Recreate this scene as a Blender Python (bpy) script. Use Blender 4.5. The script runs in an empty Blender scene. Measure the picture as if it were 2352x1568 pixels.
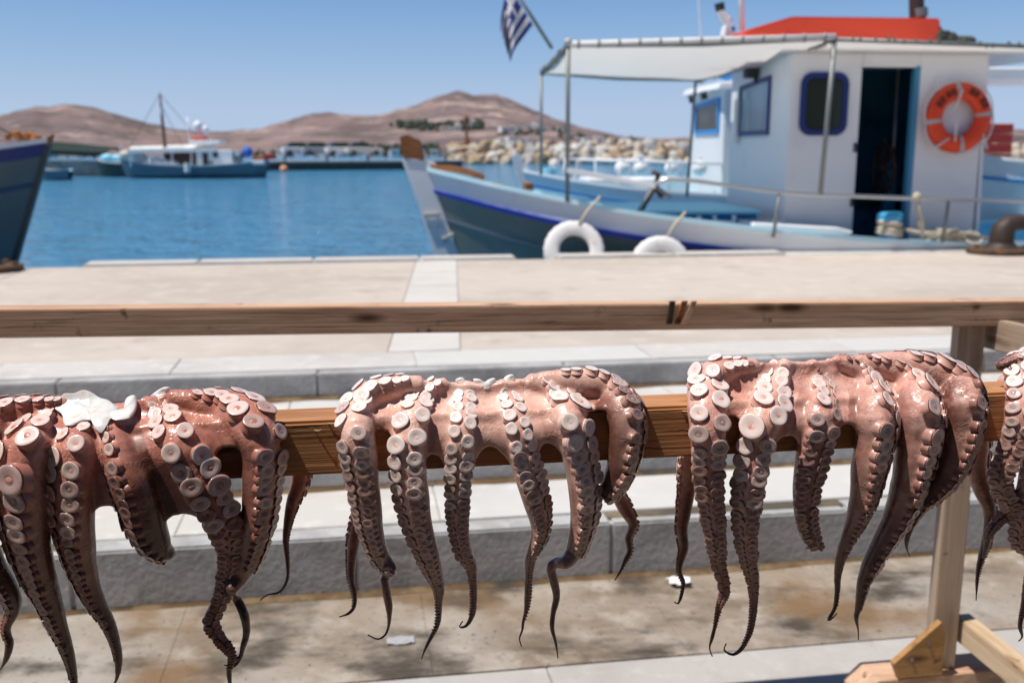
import bpy, bmesh, math, random
import numpy as np
from mathutils import Vector, Matrix, kdtree
random.seed(7); np.random.seed(7)
S = bpy.context.scene
COL = S.collection
R = math.radians

# ------------------------------------------------------------------ camera
CAM_H = 1.58; PITCH = R(10.9); FPX = 2286.67           # focal length in pixels of a 2352 px wide frame
cam = bpy.data.cameras.new('camera'); cam.lens = 35.0; cam.sensor_width = 36.0
cam.clip_start = 0.05; cam.clip_end = 9000
cam.dof.use_dof = True; cam.dof.focus_distance = 1.27; cam.dof.aperture_fstop = 5.6
camo = bpy.data.objects.new('camera', cam); COL.objects.link(camo)
camo.location = (0, 0, CAM_H); camo.rotation_euler = (R(90) - PITCH, 0, 0)
S.camera = camo

# ------------------------------------------------------------------ sky and sun
SUN_EL, SUN_AZ = R(67), R(-109)      # azimuth of the sun as a direction seen from the camera (0 = straight ahead, negative = left)
w = bpy.data.worlds.new('World'); S.world = w; w.use_nodes = True
nt = w.node_tree; bg = nt.nodes['Background']
sky = nt.nodes.new('ShaderNodeTexSky'); sky.sky_type = 'NISHITA'; sky.sun_disc = False
sky.sun_elevation = SUN_EL; sky.sun_rotation = SUN_AZ
sky.air_density = .5; sky.dust_density = 0.0; sky.ozone_density = 1.0; sky.altitude = 0
def vmul(k, src):
    n = nt.nodes.new('ShaderNodeVectorMath'); n.operation = 'SCALE'; n.inputs['Scale'].default_value = k
    nt.links.new(src, n.inputs[0]); return n.outputs[0]
cv = nt.nodes.new('ShaderNodeRGBCurve')                 # one tone curve over the whole sky: keeps the horizon from washing out
for ch, pts in enumerate([[(0, 0), (.10, .10), (.19, .205), (.27, .295), (.40, .385), (.66, .42), (1, .50)],
                          [(0, 0), (.15, .17), (.305, .36), (.415, .445), (.566, .505), (.787, .53), (1, .58)],
                          [(0, 0), (.20, .24), (.51, .615), (.625, .66), (.73, .69), (.80, .70), (1, .72)]]):
    c_ = cv.mapping.curves[ch]
    c_.points[0].location = pts[0]; c_.points[1].location = pts[-1]
    for p_ in pts[1:-1]: c_.points.new(*p_)
cv.mapping.update()
nt.links.new(vmul(.1, sky.outputs[0]), cv.inputs['Color']); nt.links.new(vmul(10, cv.outputs[0]), bg.inputs['Color'])
bg.inputs['Strength'].default_value = 0.10
sl = bpy.data.lights.new('sun', 'SUN'); sl.energy = 4.8; sl.angle = R(0.53); sl.color = (1.0, 0.94, 0.86)
so = bpy.data.objects.new('sun', sl); COL.objects.link(so)
sd = Vector((math.sin(SUN_AZ) * math.cos(SUN_EL), math.cos(SUN_AZ) * math.cos(SUN_EL), math.sin(SUN_EL)))
so.rotation_euler = sd.to_track_quat('Z', 'Y').to_euler(); so.location = (-6, -4, 15)
S.view_settings.view_transform = 'Standard'; S.view_settings.look = 'None'
S.view_settings.exposure = 0.14; S.view_settings.gamma = 1.0
S.cycles.use_denoising = True; S.cycles.max_bounces = 8

# ------------------------------------------------------------------ geometry helpers
CP, SP = math.cos(PITCH), math.sin(PITCH)
def ray(px, py):
    a = (px - 1176) / FPX; b = -(py - 784) / FPX
    return Vector((a, CP + b * SP, -SP + b * CP))       # per unit of camera-space depth
def G(px, py, z):                                       # point on the horizontal plane z
    d = ray(px, py); k = (z - CAM_H) / d.z
    return Vector((0, 0, CAM_H)) + d * k
def P(px, py, D):                                       # point at horizontal forward distance D
    d = ray(px, py); return Vector((0, 0, CAM_H)) + d * (D / d.y)
def PL(px, py, p0, n):                                  # point on a plane
    o = Vector((0, 0, CAM_H)); d = ray(px, py)
    return o + d * ((p0 - o).dot(n) / d.dot(n))
QA = R(9)
QU = Vector((math.cos(QA), math.sin(QA), 0)); QV = Vector((-math.sin(QA), math.cos(QA), 0))
def Q(u, v, z): return QU * u + QV * v + Vector((0, 0, z))
ORG = {}
def thing(name, label, cat, loc=(0, 0, 0), group=None):
    o = bpy.data.objects.new(name, None); COL.objects.link(o); o.location = loc
    o.empty_display_size = 0.1
    o['label'] = label; o['category'] = cat; ORG[o.name] = Vector(loc)
    if group: o['group'] = group
    return o
def tag(o, label, cat, group=None):
    o['label'] = label; o['category'] = cat
    if group: o['group'] = group
    return o
def link(name, me, parent=None):
    o = bpy.data.objects.new(name, me); COL.objects.link(o)
    if parent is not None:
        o.parent = parent
    return o
def porg(p): return ORG.get(p.name, Vector((0, 0, 0))) if p is not None else Vector((0, 0, 0))
class MB:
    def __init__(s): s.v = []; s.f = []; s.m = []
    def add(s, vs, fs, m=0):
        b = len(s.v); s.v += [Vector(x) for x in vs]; s.f += [tuple(i + b for i in f) for f in fs]; s.m += [m] * len(fs); return s
    def hexa(s, p, m=0):                                # 8 corners, bottom 4 then top 4
        return s.add(p, [(3, 2, 1, 0), (4, 5, 6, 7), (0, 1, 5, 4), (1, 2, 6, 5), (2, 3, 7, 6), (3, 0, 4, 7)], m)
    def box(s, fr, a, b, m=0):                          # box between two corners in frame fr(x,y,z)
        (x0, y0, z0), (x1, y1, z1) = a, b
        return s.hexa([fr(x0, y0, z0), fr(x1, y0, z0), fr(x1, y1, z0), fr(x0, y1, z0), fr(x0, y0, z1), fr(x1, y0, z1), fr(x1, y1, z1), fr(x0, y1, z1)], m)
    def prism(s, poly, off, m=0):                       # polygon extruded by a vector
        n = len(poly); off = Vector(off); a = [Vector(p) for p in poly]
        return s.add(a + [p + off for p in a], [tuple(range(n))[::-1], tuple(range(n, 2 * n))] + [(i, (i + 1) % n, n + (i + 1) % n, n + i) for i in range(n)], m)
    def tube(s, pts, rad, n=8, m=0, caps=True):
        pts = [Vector(p) for p in pts]
        if not hasattr(rad, '__len__'): rad = [rad] * len(pts)
        ref = None; vs = []
        for i, p in enumerate(pts):
            t = (pts[min(i + 1, len(pts) - 1)] - pts[max(i - 1, 0)])
            t = t.normalized() if t.length > 1e-9 else Vector((0, 0, 1))
            if ref is None: ref = Vector((1, 0, 0)) if abs(t.x) < .8 else Vector((0, 1, 0))
            ref = (ref - t * ref.dot(t)).normalized(); q = t.cross(ref)
            vs += [p + (ref * math.cos(2 * math.pi * k / n) + q * math.sin(2 * math.pi * k / n)) * rad[i] for k in range(n)]
        fs = [(i * n + k, i * n + (k + 1) % n, (i + 1) * n + (k + 1) % n, (i + 1) * n + k) for i in range(len(pts) - 1) for k in range(n)]
        if caps: fs += [tuple(range(n))[::-1], tuple((len(pts) - 1) * n + k for k in range(n))]
        return s.add(vs, fs, m)
    def ring(s, c, ax, Rr, r, n=28, k=10, m=0, sq=1.0):  # torus about axis ax
        ax = Vector(ax).normalized(); e = Vector((0, 0, 1)) if abs(ax.z) < .9 else Vector((1, 0, 0))
        e = (e - ax * e.dot(ax)).normalized(); g = ax.cross(e); c = Vector(c); vs = []
        for i in range(n):
            a = 2 * math.pi * i / n; d = e * math.cos(a) + g * math.sin(a)
            vs += [c + d * (Rr + r * math.cos(2 * math.pi * j / k)) + ax * (r * sq * math.sin(2 * math.pi * j / k)) for j in range(k)]
        return s.add(vs, [(i * k + j, ((i + 1) % n) * k + j, ((i + 1) % n) * k + (j + 1) % k, i * k + (j + 1) % k) for i in range(n) for j in range(k)], m)
    def ball(s, c, r, n=10, m=0, sz=(1, 1, 1)):
        c = Vector(c); vs = [c + Vector((0, 0, r * sz[2]))]; h = n // 2
        for i in range(1, h):
            a = math.pi * i / h
            vs += [c + Vector((r * sz[0] * math.sin(a) * math.cos(2 * math.pi * k / n), r * sz[1] * math.sin(a) * math.sin(2 * math.pi * k / n), r * sz[2] * math.cos(a))) for k in range(n)]
        vs.append(c - Vector((0, 0, r * sz[2]))); L = len(vs) - 1
        fs = [(0, 1 + k, 1 + (k + 1) % n) for k in range(n)]
        for i in range(h - 2): fs += [(1 + i * n + k, 1 + (i + 1) * n + k, 1 + (i + 1) * n + (k + 1) % n, 1 + i * n + (k + 1) % n) for k in range(n)]
        fs += [(L, 1 + (h - 2) * n + (k + 1) % n, 1 + (h - 2) * n + k) for k in range(n)]
        return s.add(vs, fs, m)
    def lathe(s, c, prof, n=16, m=0):                   # profile of (radius, height) about the vertical
        c = Vector(c); vs = []
        for r, z in prof: vs += [c + Vector((r * math.cos(2 * math.pi * k / n), r * math.sin(2 * math.pi * k / n), z)) for k in range(n)]
        L = len(prof)
        return s.add(vs, [(i * n + k, i * n + (k + 1) % n, (i + 1) * n + (k + 1) % n, (i + 1) * n + k) for i in range(L - 1) for k in range(n)] + [tuple(range(n))[::-1], tuple((L - 1) * n + k for k in range(n))], m)
    def grid(s, rows, m=0, closed=False):
        n = len(rows[0]); vs = [p for r in rows for p in r]
        return s.add(vs, [(i * n + k, i * n + k + 1, (i + 1) * n + k + 1, (i + 1) * n + k) for i in range(len(rows) - 1) for k in range(n - 1)], m)
    def mesh(s, name, mats, org=Vector((0, 0, 0)), smooth=False, bevel=0, seg=1, fixn=True):
        me = bpy.data.meshes.new(name)
        me.from_pydata([tuple(v - org) for v in s.v], [], s.f)
        if not isinstance(mats, (list, tuple)): mats = [mats]
        for m in mats: me.materials.append(m)
        me.polygons.foreach_set('material_index', s.m)
        if fixn or bevel:
            bm = bmesh.new(); bm.from_mesh(me)
            if fixn: bmesh.ops.recalc_face_normals(bm, faces=bm.faces)
            if bevel: bmesh.ops.bevel(bm, geom=list(bm.edges), offset=bevel, segments=seg, affect='EDGES', clamp_overlap=True)
            bm.to_mesh(me); bm.free()
        if smooth:
            me.polygons.foreach_set('use_smooth', [True] * len(me.polygons))
            if smooth != True: me.set_sharp_from_angle(angle=R(smooth))
        me.update(); return me
    def build(s, name, mats, parent=None, kind=None, label=None, **k):
        o = link(name, s.mesh(name, mats, porg(parent), **k), parent)
        if parent is not None: ORG[o.name] = porg(parent)
        if kind: o['kind'] = kind
        if label: o['label'] = label
        return o
def lumber(name, A, B, wd, ht, mat, parent, up=Vector((0, 0, 1)), bevel=.003, label=None):
    """a length of timber with its own local X along the grain"""
    A, B = Vector(A), Vector(B); x = (B - A).normalized(); y = up.cross(x).normalized(); z = x.cross(y); L = (B - A).length
    mb = MB(); n = max(2, int(L / .12)); rows = []
    ident = lambda a, b, c: Vector((a, b, c))
    mb.box(ident, (-L / 2, -wd / 2, -ht / 2), (L / 2, wd / 2, ht / 2))
    me = mb.mesh(name, mat, bevel=bevel, seg=2)
    o = link(name, me, parent); M = Matrix((x, y, z)).transposed().to_4x4(); M.translation = (A + B) / 2 - porg(parent)
    o.matrix_local = M
    if label: o['label'] = label
    return o

# ------------------------------------------------------------------ materials
def mat(name, col, rough=.6, spec=.5, metal=0.0, noise=None, bump=None, coat=0, sss=0, trans=0, ior=1.45, coords='Object'):
    """noise = list of (scale, detail, colour, low, high); bump = (scale, strength, distance)"""
    m = bpy.data.materials.new(name); m.use_nodes = True; t = m.node_tree; b = t.nodes['Principled BSDF']
    b.inputs['Base Color'].default_value = (*col, 1); b.inputs['Roughness'].default_value = rough
    b.inputs['Specular IOR Level'].default_value = spec; b.inputs['Metallic'].default_value = metal
    b.inputs['Coat Weight'].default_value = coat; b.inputs['Coat Roughness'].default_value = .12; b.inputs['IOR'].default_value = ior
    b.inputs['Transmission Weight'].default_value = trans
    if sss:
        b.inputs['Subsurface Weight'].default_value = sss; b.inputs['Subsurface Radius'].default_value = (1, .45, .3); b.inputs['Subsurface Scale'].default_value = .006
    tc = t.nodes.new('ShaderNodeTexCoord'); cur = None
    for it in (noise or []):
        sc, det, c2, lo, hi = it[:5]; st = it[5] if len(it) > 5 else (1, 1, 1)
        mp = t.nodes.new('ShaderNodeMapping'); mp.inputs['Scale'].default_value = st
        mp.inputs['Location'].default_value = (random.uniform(0, 9), random.uniform(0, 9), random.uniform(0, 9))
        t.links.new(tc.outputs[coords], mp.inputs[0])
        n = t.nodes.new('ShaderNodeTexNoise'); n.inputs['Scale'].default_value = sc; n.inputs['Detail'].default_value = det; n.inputs['Roughness'].default_value = .6
        t.links.new(mp.outputs[0], n.inputs['Vector'])
        mr = t.nodes.new('ShaderNodeMapRange'); mr.inputs[1].default_value = lo; mr.inputs[2].default_value = hi; mr.interpolation_type = 'SMOOTHSTEP'
        t.links.new(n.outputs[0], mr.inputs[0])
        mx = t.nodes.new('ShaderNodeMix'); mx.data_type = 'RGBA'; mx.inputs[7].default_value = (*c2, 1)
        if cur is None: mx.inputs[6].default_value = (*col, 1)
        else: t.links.new(cur, mx.inputs[6])
        t.links.new(mr.outputs[0], mx.inputs[0]); cur = mx.outputs[2]
    if cur is not None: t.links.new(cur, b.inputs['Base Color'])
    if bump:
        mp = t.nodes.new('ShaderNodeMapping'); mp.inputs['Scale'].default_value = bump[3] if len(bump) > 3 else (1, 1, 1)
        t.links.new(tc.outputs[coords], mp.inputs[0])
        n = t.nodes.new('ShaderNodeTexNoise'); n.inputs['Scale'].default_value = bump[0]; n.inputs['Detail'].default_value = 6
        t.links.new(mp.outputs[0], n.inputs['Vector'])
        bp = t.nodes.new('ShaderNodeBump'); bp.inputs['Strength'].default_value = bump[1]; bp.inputs['Distance'].default_value = bump[2]
        t.links.new(n.outputs[0], bp.inputs['Height']); t.links.new(bp.outputs[0], b.inputs['Normal'])
    return m
def wood(name, base, dark, pale, rough=.7, grain=1.0, stain=(.08, .05, .035)):
    m = mat(name, base, rough, .3,
            noise=[(2.2, 5, dark, .42, .72, (1.2, 9, 9)), (3, 8, pale, .50, .75, (.7, 26, 26)), (6, 6, dark, .52, .70, (.6, 60, 60)), (5, 6, stain, .60, .76, (1.0, 3.5, 3.5)), (9, 6, stain, .62, .74, (2.2, 2.2, 2.2))],
            bump=(4, .35 * grain, .003, (.6, 60, 60)))
    t = m.node_tree; b = t.nodes['Principled BSDF']; src = b.inputs['Base Color'].links[0].from_socket
    tc = t.nodes.new('ShaderNodeTexCoord'); mp = t.nodes.new('ShaderNodeMapping'); mp.inputs['Scale'].default_value = (2.0, 7, 7); mp.inputs['Location'].default_value = (random.uniform(0, 9), 3.3, .7)
    t.links.new(tc.outputs['Object'], mp.inputs[0])
    vo = t.nodes.new('ShaderNodeTexVoronoi'); vo.inputs['Scale'].default_value = 1.7; t.links.new(mp.outputs[0], vo.inputs['Vector'])
    mr = t.nodes.new('ShaderNodeMapRange'); mr.inputs[1].default_value = .20; mr.inputs[2].default_value = .07; t.links.new(vo.outputs['Distance'], mr.inputs[0])
    mx = t.nodes.new('ShaderNodeMix'); mx.data_type = 'RGBA'; mx.inputs[7].default_value = (stain[0] * .9, stain[1] * .7, stain[2] * .6, 1)
    t.links.new(src, mx.inputs[6]); t.links.new(mr.outputs[0], mx.inputs[0]); t.links.new(mx.outputs[2], b.inputs['Base Color'])
    return m
M = {}
M['marble'] = mat('pale_marble', (.55, .54, .525), .65, .3, noise=[(1.6, 8, (.48, .47, .46), .45, .75), (9, 6, (.61, .60, .58), .5, .8), (3, 9, (.36, .33, .30), .64, .80)], bump=(30, .25, .004))
M['marble2'] = mat('pale_marble_warm', (.53, .51, .48), .7, .3, noise=[(2.1, 8, (.45, .43, .41), .45, .75), (11, 6, (.66, .64, .61), .5, .8), (4, 9, (.33, .29, .25), .62, .80)], bump=(30, .25, .004))
M['riser'] = mat('grey_riser_stone', (.42, .42, .42), .8, .3, noise=[(3, 9, (.28, .275, .27), .42, .66), (14, 6, (.50, .49, .48), .5, .8), (40, 5, (.34, .335, .33), .55, .72), (1.5, 9, (.56, .54, .51), .58, .68, (.6, 1, 7))], bump=(45, .5, .006))
M['strip'] = mat('strip_stone', (.56, .535, .505), .75, .3, noise=[(2, 8, (.50, .47, .44), .45, .7), (6, 8, (.44, .41, .38), .6, .8)])
M['tan'] = mat('tan_concrete', (.50, .445, .395), .85, .2, noise=[(.35, 8, (.44, .385, .335), .48, .62), (2.5, 9, (.40, .35, .30), .56, .70), (.7, 9, (.42, .37, .32), .45, .72), (5, 8, (.56, .51, .46), .48, .8), (1.1, 9, (.33, .285, .245), .62, .78, (.5, 2, 1))], bump=(60, .3, .004))
M['brown'] = mat('brown_flagstone', (.30, .25, .20), .75, .35, noise=[(2.2, 12, (.17, .125, .085), .42, .68, (.8, 1.2, 1)), (8, 12, (.39, .345, .295), .48, .70), (1.0, 8, (.35, .315, .275), .46, .66), (2.9, 14, (.065, .052, .04), .48, .64, (.7, 1.1, 1)), (1.5, 12, (.20, .125, .065), .50, .68), (45, 6, (.10, .085, .065), .57, .72)], bump=(26, .6, .006))
M['palepave'] = mat('pale_paving', (.42, .40, .38), .8, .3, noise=[(3, 9, (.36, .34, .32), .42, .72), (14, 8, (.49, .47, .45), .5, .8), (5, 9, (.24, .21, .19), .60, .75)], bump=(40, .4, .005))
M['dirt'] = mat('damp_joint_dirt', (.10, .085, .065), .95, .1, noise=[(6, 8, (.22, .17, .11), .45, .7)])
M['beam'] = wood('orange_wet_timber', (.47, .225, .095), (.30, .125, .048), (.56, .31, .15), .55, 1.2, (.10, .04, .015))
M['rail'] = wood('weathered_timber', (.58, .375, .25), (.38, .215, .13), (.66, .48, .35), .8, 1.0, (.10, .06, .04))
M['post'] = wood('grey_timber', (.40, .30, .22), (.27, .185, .125), (.50, .42, .34), .85, .8, (.13, .09, .06))
M['newwood'] = wood('fresh_timber', (.56, .43, .29), (.42, .27, .14), (.66, .54, .40), .8, .8, (.22, .11, .05))
M['ply'] = wood('orange_board', (.40, .22, .085), (.30, .15, .05), (.46, .28, .13), .6, .6, (.14, .07, .03))
M['screw'] = mat('screw_steel', (.25, .26, .27), .4, metal=.9)
M['water'] = None
M['white'] = mat('white_boat_paint', (.78, .79, .80), .35, .5, noise=[(2, 6, (.70, .71, .72), .5, .8), (6, 8, (.60, .58, .55), .66, .82), (5, 6, (.52, .42, .32), .66, .80, (2.2, 2.2, .22))])
M['whitecloth'] = mat('white_canvas', (.74, .74, .72), .85, .2, noise=[(3, 5, (.64, .64, .62), .45, .7)])
M['bluepaint'] = mat('bright_blue_paint', (.02, .26, .62), .4)
M['navy'] = mat('navy_paint', (.015, .03, .16), .4)
M['stripe'] = mat('royal_blue_stripe', (.015, .05, .42), .4)
M['deckblue'] = mat('light_blue_paint', (.28, .68, .84), .5, noise=[(3, 6, (.36, .75, .87), .5, .75), (7, 7, (.42, .56, .62), .66, .82)])
M['capblue'] = mat('pale_blue_cap_paint', (.50, .76, .86), .45, noise=[(3, 6, (.68, .82, .87), .45, .7)])
M['hull'] = mat('grey_green_hull_paint', (.17, .185, .155), .32, .5, noise=[(2, 7, (.20, .215, .20), .45, .7), (1.2, 8, (.24, .26, .26), .62, .74, (1, 1, 5))])
M['red'] = mat('red_orange_paint', (.72, .075, .03), .4, noise=[(3, 6, (.62, .06, .028), .5, .75)])
M['buoy'] = mat('lifebuoy_orange', (.78, .062, .012), .45, noise=[(5, 6, (.68, .06, .018), .5, .75)])
M['silver'] = mat('reflective_tape', (.42, .43, .42), .4)
M['steel'] = mat('stainless_tube', (.55, .56, .56), .3, metal=.9)
M['galv'] = mat('dull_pipe', (.22, .235, .23), .5, metal=.4)
M['dark'] = mat('dark_fitting', (.03, .032, .03), .6)
M['glassgreen'] = mat('dark_green_glass', (.025, .035, .025), .08, .6)
M['glassblue'] = mat('curtained_glass', (.13, .24, .33), .12, .6, noise=[(5, 2, (.22, .34, .42), .4, .65, (8, 8, .3))])
M['brownwood'] = wood('varnished_stem', (.30, .115, .04), (.19, .065, .022), (.38, .17, .07), .5, .6)
M['rope'] = mat('pale_rope', (.50, .45, .36), .95, .1, bump=(160, .6, .006))
M['tyre'] = mat('white_painted_tyre', (.74, .73, .71), .7, .3, noise=[(9, 7, (.55, .54, .52), .56, .74), (22, 5, (.20, .19, .18), .68, .8)], bump=(20, .3, .01))
M['tyreblack'] = mat('tyre_rubber', (.07, .075, .075), .8)
M['iron'] = mat('brown_iron', (.045, .030, .024), .55, .4, noise=[(9, 7, (.09, .05, .03), .5, .75)], bump=(30, .4, .006))
M['rust'] = mat('rusty_plate', (.10, .055, .032), .9, noise=[(6, 8, (.26, .12, .05), .5, .72), (9, 8, (.03, .025, .02), .5, .7)], bump=(30, .5, .006))
M['paper'] = mat('white_paper', (.85, .85, .84), .9)
M['flagblue'] = mat('flag_blue', (.03, .045, .22), .9); M['flagwhite'] = mat('flag_white', (.74, .72, .72), .9)
# ------------------------------------------------------------------ water, land
ZW = -.40; ZQ = .496; VE = 10.2
m = mat('sea_water', (.07, .27, .47), .10, .5, ior=1.333)
t = m.node_tree; b = t.nodes['Principled BSDF']
tc = t.nodes.new('ShaderNodeTexCoord'); last = None
for sc, st, dist, sq in ((1.6, 1.0, .55, (1, 1.7, 1)), (.35, 1.0, 1.1, (1, 1.5, 1)), (5, 1.0, .14, (1, 1.5, 1))):
    mp = t.nodes.new('ShaderNodeMapping'); mp.inputs['Scale'].default_value = sq; t.links.new(tc.outputs['Object'], mp.inputs[0])
    n = t.nodes.new('ShaderNodeTexNoise'); n.inputs['Scale'].default_value = sc; n.inputs['Detail'].default_value = 3; t.links.new(mp.outputs[0], n.inputs['Vector'])
    bp = t.nodes.new('ShaderNodeBump'); bp.inputs['Strength'].default_value = st; bp.inputs['Distance'].default_value = dist
    t.links.new(n.outputs[0], bp.inputs['Height'])
    if last is not None: t.links.new(last, bp.inputs['Normal'])
    last = bp.outputs[0]
t.links.new(last, b.inputs['Normal']); M['water'] = m
MB().add([(-2600, 3, ZW), (2600, 3, ZW), (2600, 4200, ZW), (-2600, 4200, ZW)], [(0, 1, 2, 3)]).build('sea_water', M['water'], kind='structure', fixn=False)

RX = [-800, -500, -200, 0, 60, 110, 140, 180, 240, 300, 370, 430, 480, 545, 600, 660, 730, 800, 880, 960, 1020, 1055, 1090, 1140, 1200, 1260, 1330, 1390, 1450, 1500, 1560, 1800, 2200, 2600, 3200]
RY = [300, 285, 290, 275, 257, 245, 248, 240, 248, 269, 289, 303, 308, 306, 300, 283, 264, 265, 271, 245, 219, 207, 218, 221, 244, 270, 299, 312, 319, 321, 318, 312, 300, 305, 312]
def vnoise(x, y, seed=0):
    r = 0
    for k in range(1, 6):
        a = seed * 1.7 + k * 2.399; f = 2.05 ** k * .5
        r += math.sin(f * (x * math.cos(a) + y * math.sin(a)) + 1.3 * math.sin(f * .7 * (y * math.cos(a) - x * math.sin(a)) + k)) / (1.75 ** k)
    return r
RD = 1500.; D0 = 285.
def land(px, D):
    py = float(np.interp(px, RX, RY)); e = math.tan(-(PITCH + math.atan((py - 784) / FPX)))
    H = CAM_H + e * RD
    k = (D - D0) / (RD - D0)
    X = (px - 1176) / FPX * D
    if D <= RD: z = H * max(0, k) ** 1.25 if k > 0 else -1.2
    else: z = H * max(.0, 1 - ((D - RD) / 1100.)) ** 1.2
    nz = vnoise(X / 130., D / 130.)
    z += nz * (1.2 + 9.0 * max(0, k) * max(0, 1 - k) * 4) * min(1, max(0, k * 6)) * min(1., H / 40.)
    if k > .05: z += 2.8 * vnoise(X / 24., D / 30., 2) * min(1., H / 30.) * min(1, k * 3)
    if k > 0: z += ZW + .9
    return z
hillm = mat('dry_hillside', (.235, .170, .160), .95, .1, noise=[(.005, 9, (.13, .100, .103), .40, .58), (.011, 10, (.35, .26, .235), .50, .62), (.022, 10, (.105, .088, .078), .51, .62), (.05, 9, (.43, .345, .295), .58, .70), (.12, 9, (.11, .10, .08), .58, .68)])
rows = []
Ds = [D0 - 6 + 16 * i for i in range(14)] + [505 + 28 * i for i in range(36)] + [1530, 1650, 1900, 2300, 2620]
pxs = list(range(-800, 3201, 10))
for D in Ds: rows.append([Vector(((px - 1176) / FPX * D * 1.0, D, land(px, D))) for px in pxs])
MB().grid(rows).build('hills', hillm, kind='structure', smooth=True)
def hillpoint(px, py):
    d = ray(px, py); d = d / d.y
    for i in range(400):
        D = D0 + 2 + i * 3.05
        X = d.x * D; z = CAM_H + d.z * D
        if z <= land(X / D * FPX + 1176, D): return Vector((X, D, z))
    return Vector((d.x * RD, RD, CAM_H + d.z * RD))

hw = mat('whitewash', (.74, .73, .71), .9); hw2 = mat('cream_plaster', (.66, .58, .50), .9); hsh = mat('window_shutter', (.05, .07, .10), .6)
def house(px, py, wpx, hpx, m, label, grp, two=False):
    p = hillpoint(px, py); sc = p.y / FPX; W = wpx * sc; H = hpx * sc; dp = max(5, W * .7)
    a = random.uniform(-.4, .4); ca, sa = math.cos(a), math.sin(a)
    fr = lambda x, y, z: p + Vector((x * ca - y * sa, x * sa + y * ca, z))
    h = thing('house', label, 'house', p, grp)
    mb = MB().box(fr, (-W / 2, -dp / 2, -3), (W / 2, dp / 2, H))
    if two: mb.box(fr, (-W / 2, -dp / 2 + .5, H + .003), (-W / 2 + W * .45, dp / 2, H * 1.6))
    mb.build('wall', m, h)
    MB().box(fr, (-W / 2 - .15, -dp / 2 - .15, H + .01), (W / 2 + .15, -dp / 2 + .25, H + .5)).build('parapet', m, h)
    nwin = max(1, int(W / 3.5))
    for k in range(nwin):
        x = (k + .5) / nwin * W - W / 2
        MB().box(fr, (x - .55, -dp / 2 - .06, H * .3), (x + .55, -dp / 2 + .02, H * .72)).build('window', hsh, h)
for i, (x, y, ww, hh, two) in enumerate([(975, 299, 13, 7, 0), (1033, 301, 12, 7, 0), (1052, 300, 15, 9, 1), (1078, 297, 14, 8, 0), (1092, 293, 16, 8, 1), (1104, 291, 12, 7, 0),
        (1158, 306, 20, 9, 1), (1178, 302, 16, 9, 0), (1193, 300, 14, 7, 0), (1214, 297, 14, 7, 0), (1232, 296, 16, 8, 1), (1252, 301, 12, 6, 0), (1288, 303, 18, 8, 0)]):
    house(x, y, ww, hh, hw, 'small white flat-roofed house high on the brown hillside', 'white houses on the hillside', two)
for i, (x, y, ww, hh, two) in enumerate([(1158, 330, 14, 9, 0), (1180, 331, 30, 10, 1), (1206, 331, 24, 9, 0), (1325, 327, 16, 7, 0), (1350, 330, 22, 8, 1), (1376, 330, 26, 10, 1), (1400, 331, 18, 8, 0), (1437, 332, 24, 9, 1), (1465, 333, 16, 7, 0), (1500, 334, 26, 9, 1)]):
    house(x, y, ww, hh, hw, 'white house low on the slope just above the boulder breakwater', 'white houses above the breakwater', two)
for i, (x, y, ww, hh, two) in enumerate([(655, 357, 22, 10, 0), (690, 356, 18, 12, 1), (716, 358, 26, 9, 0), (752, 357, 24, 10, 1), (790, 359, 34, 10, 0), (830, 358, 26, 10, 0), (870, 357, 22, 10, 1), (905, 356, 20, 9, 0), (958, 357, 22, 10, 1), (1000, 357, 18, 9, 0)]):
    house(x, y, ww, hh, hw if i % 3 else hw2, 'pale waterfront house on the shore behind the dark pier', 'waterfront houses behind the pier', two)
# groves of trees far off: leaf clumps joined, one mass each
leafm = mat('far_foliage', (.085, .105, .075), .9, .1, noise=[(.2, 5, (.055, .07, .05), .4, .65)])
def grove(name, spots, n, sz):
    mb = MB()
    for k in range(n):
        x0, x1, y0, y1 = random.choice(spots)
        p = hillpoint(random.uniform(x0, x1), random.uniform(y0, y1)); s_ = sz * p.y / FPX * random.uniform(.6, 1.3)
        for q in range(5):
            c = p + Vector((random.gauss(0, s_ * .5), random.gauss(0, s_ * .5), s_ * random.uniform(.1, 1.1)))
            mb.ball(c, s_ * random.uniform(.3, .55), 6, sz=(1, 1, random.uniform(.8, 1.4)))
    mb.build(name, leafm, kind='stuff')
grove('hillside_grove', [(935, 1085, 288, 303), (915, 980, 290, 296), (1060, 1110, 284, 300)], 90, 9)
grove('slope_trees', [(1150, 1260, 304, 312), (1270, 1340, 300, 318), (1280, 1300, 298, 306), (1400, 1460, 320, 334), (1180, 1400, 318, 332)], 60, 7)
grove('shore_trees', [(560, 1000, 348, 358), (820, 1010, 340, 352)], 80, 10)

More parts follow.
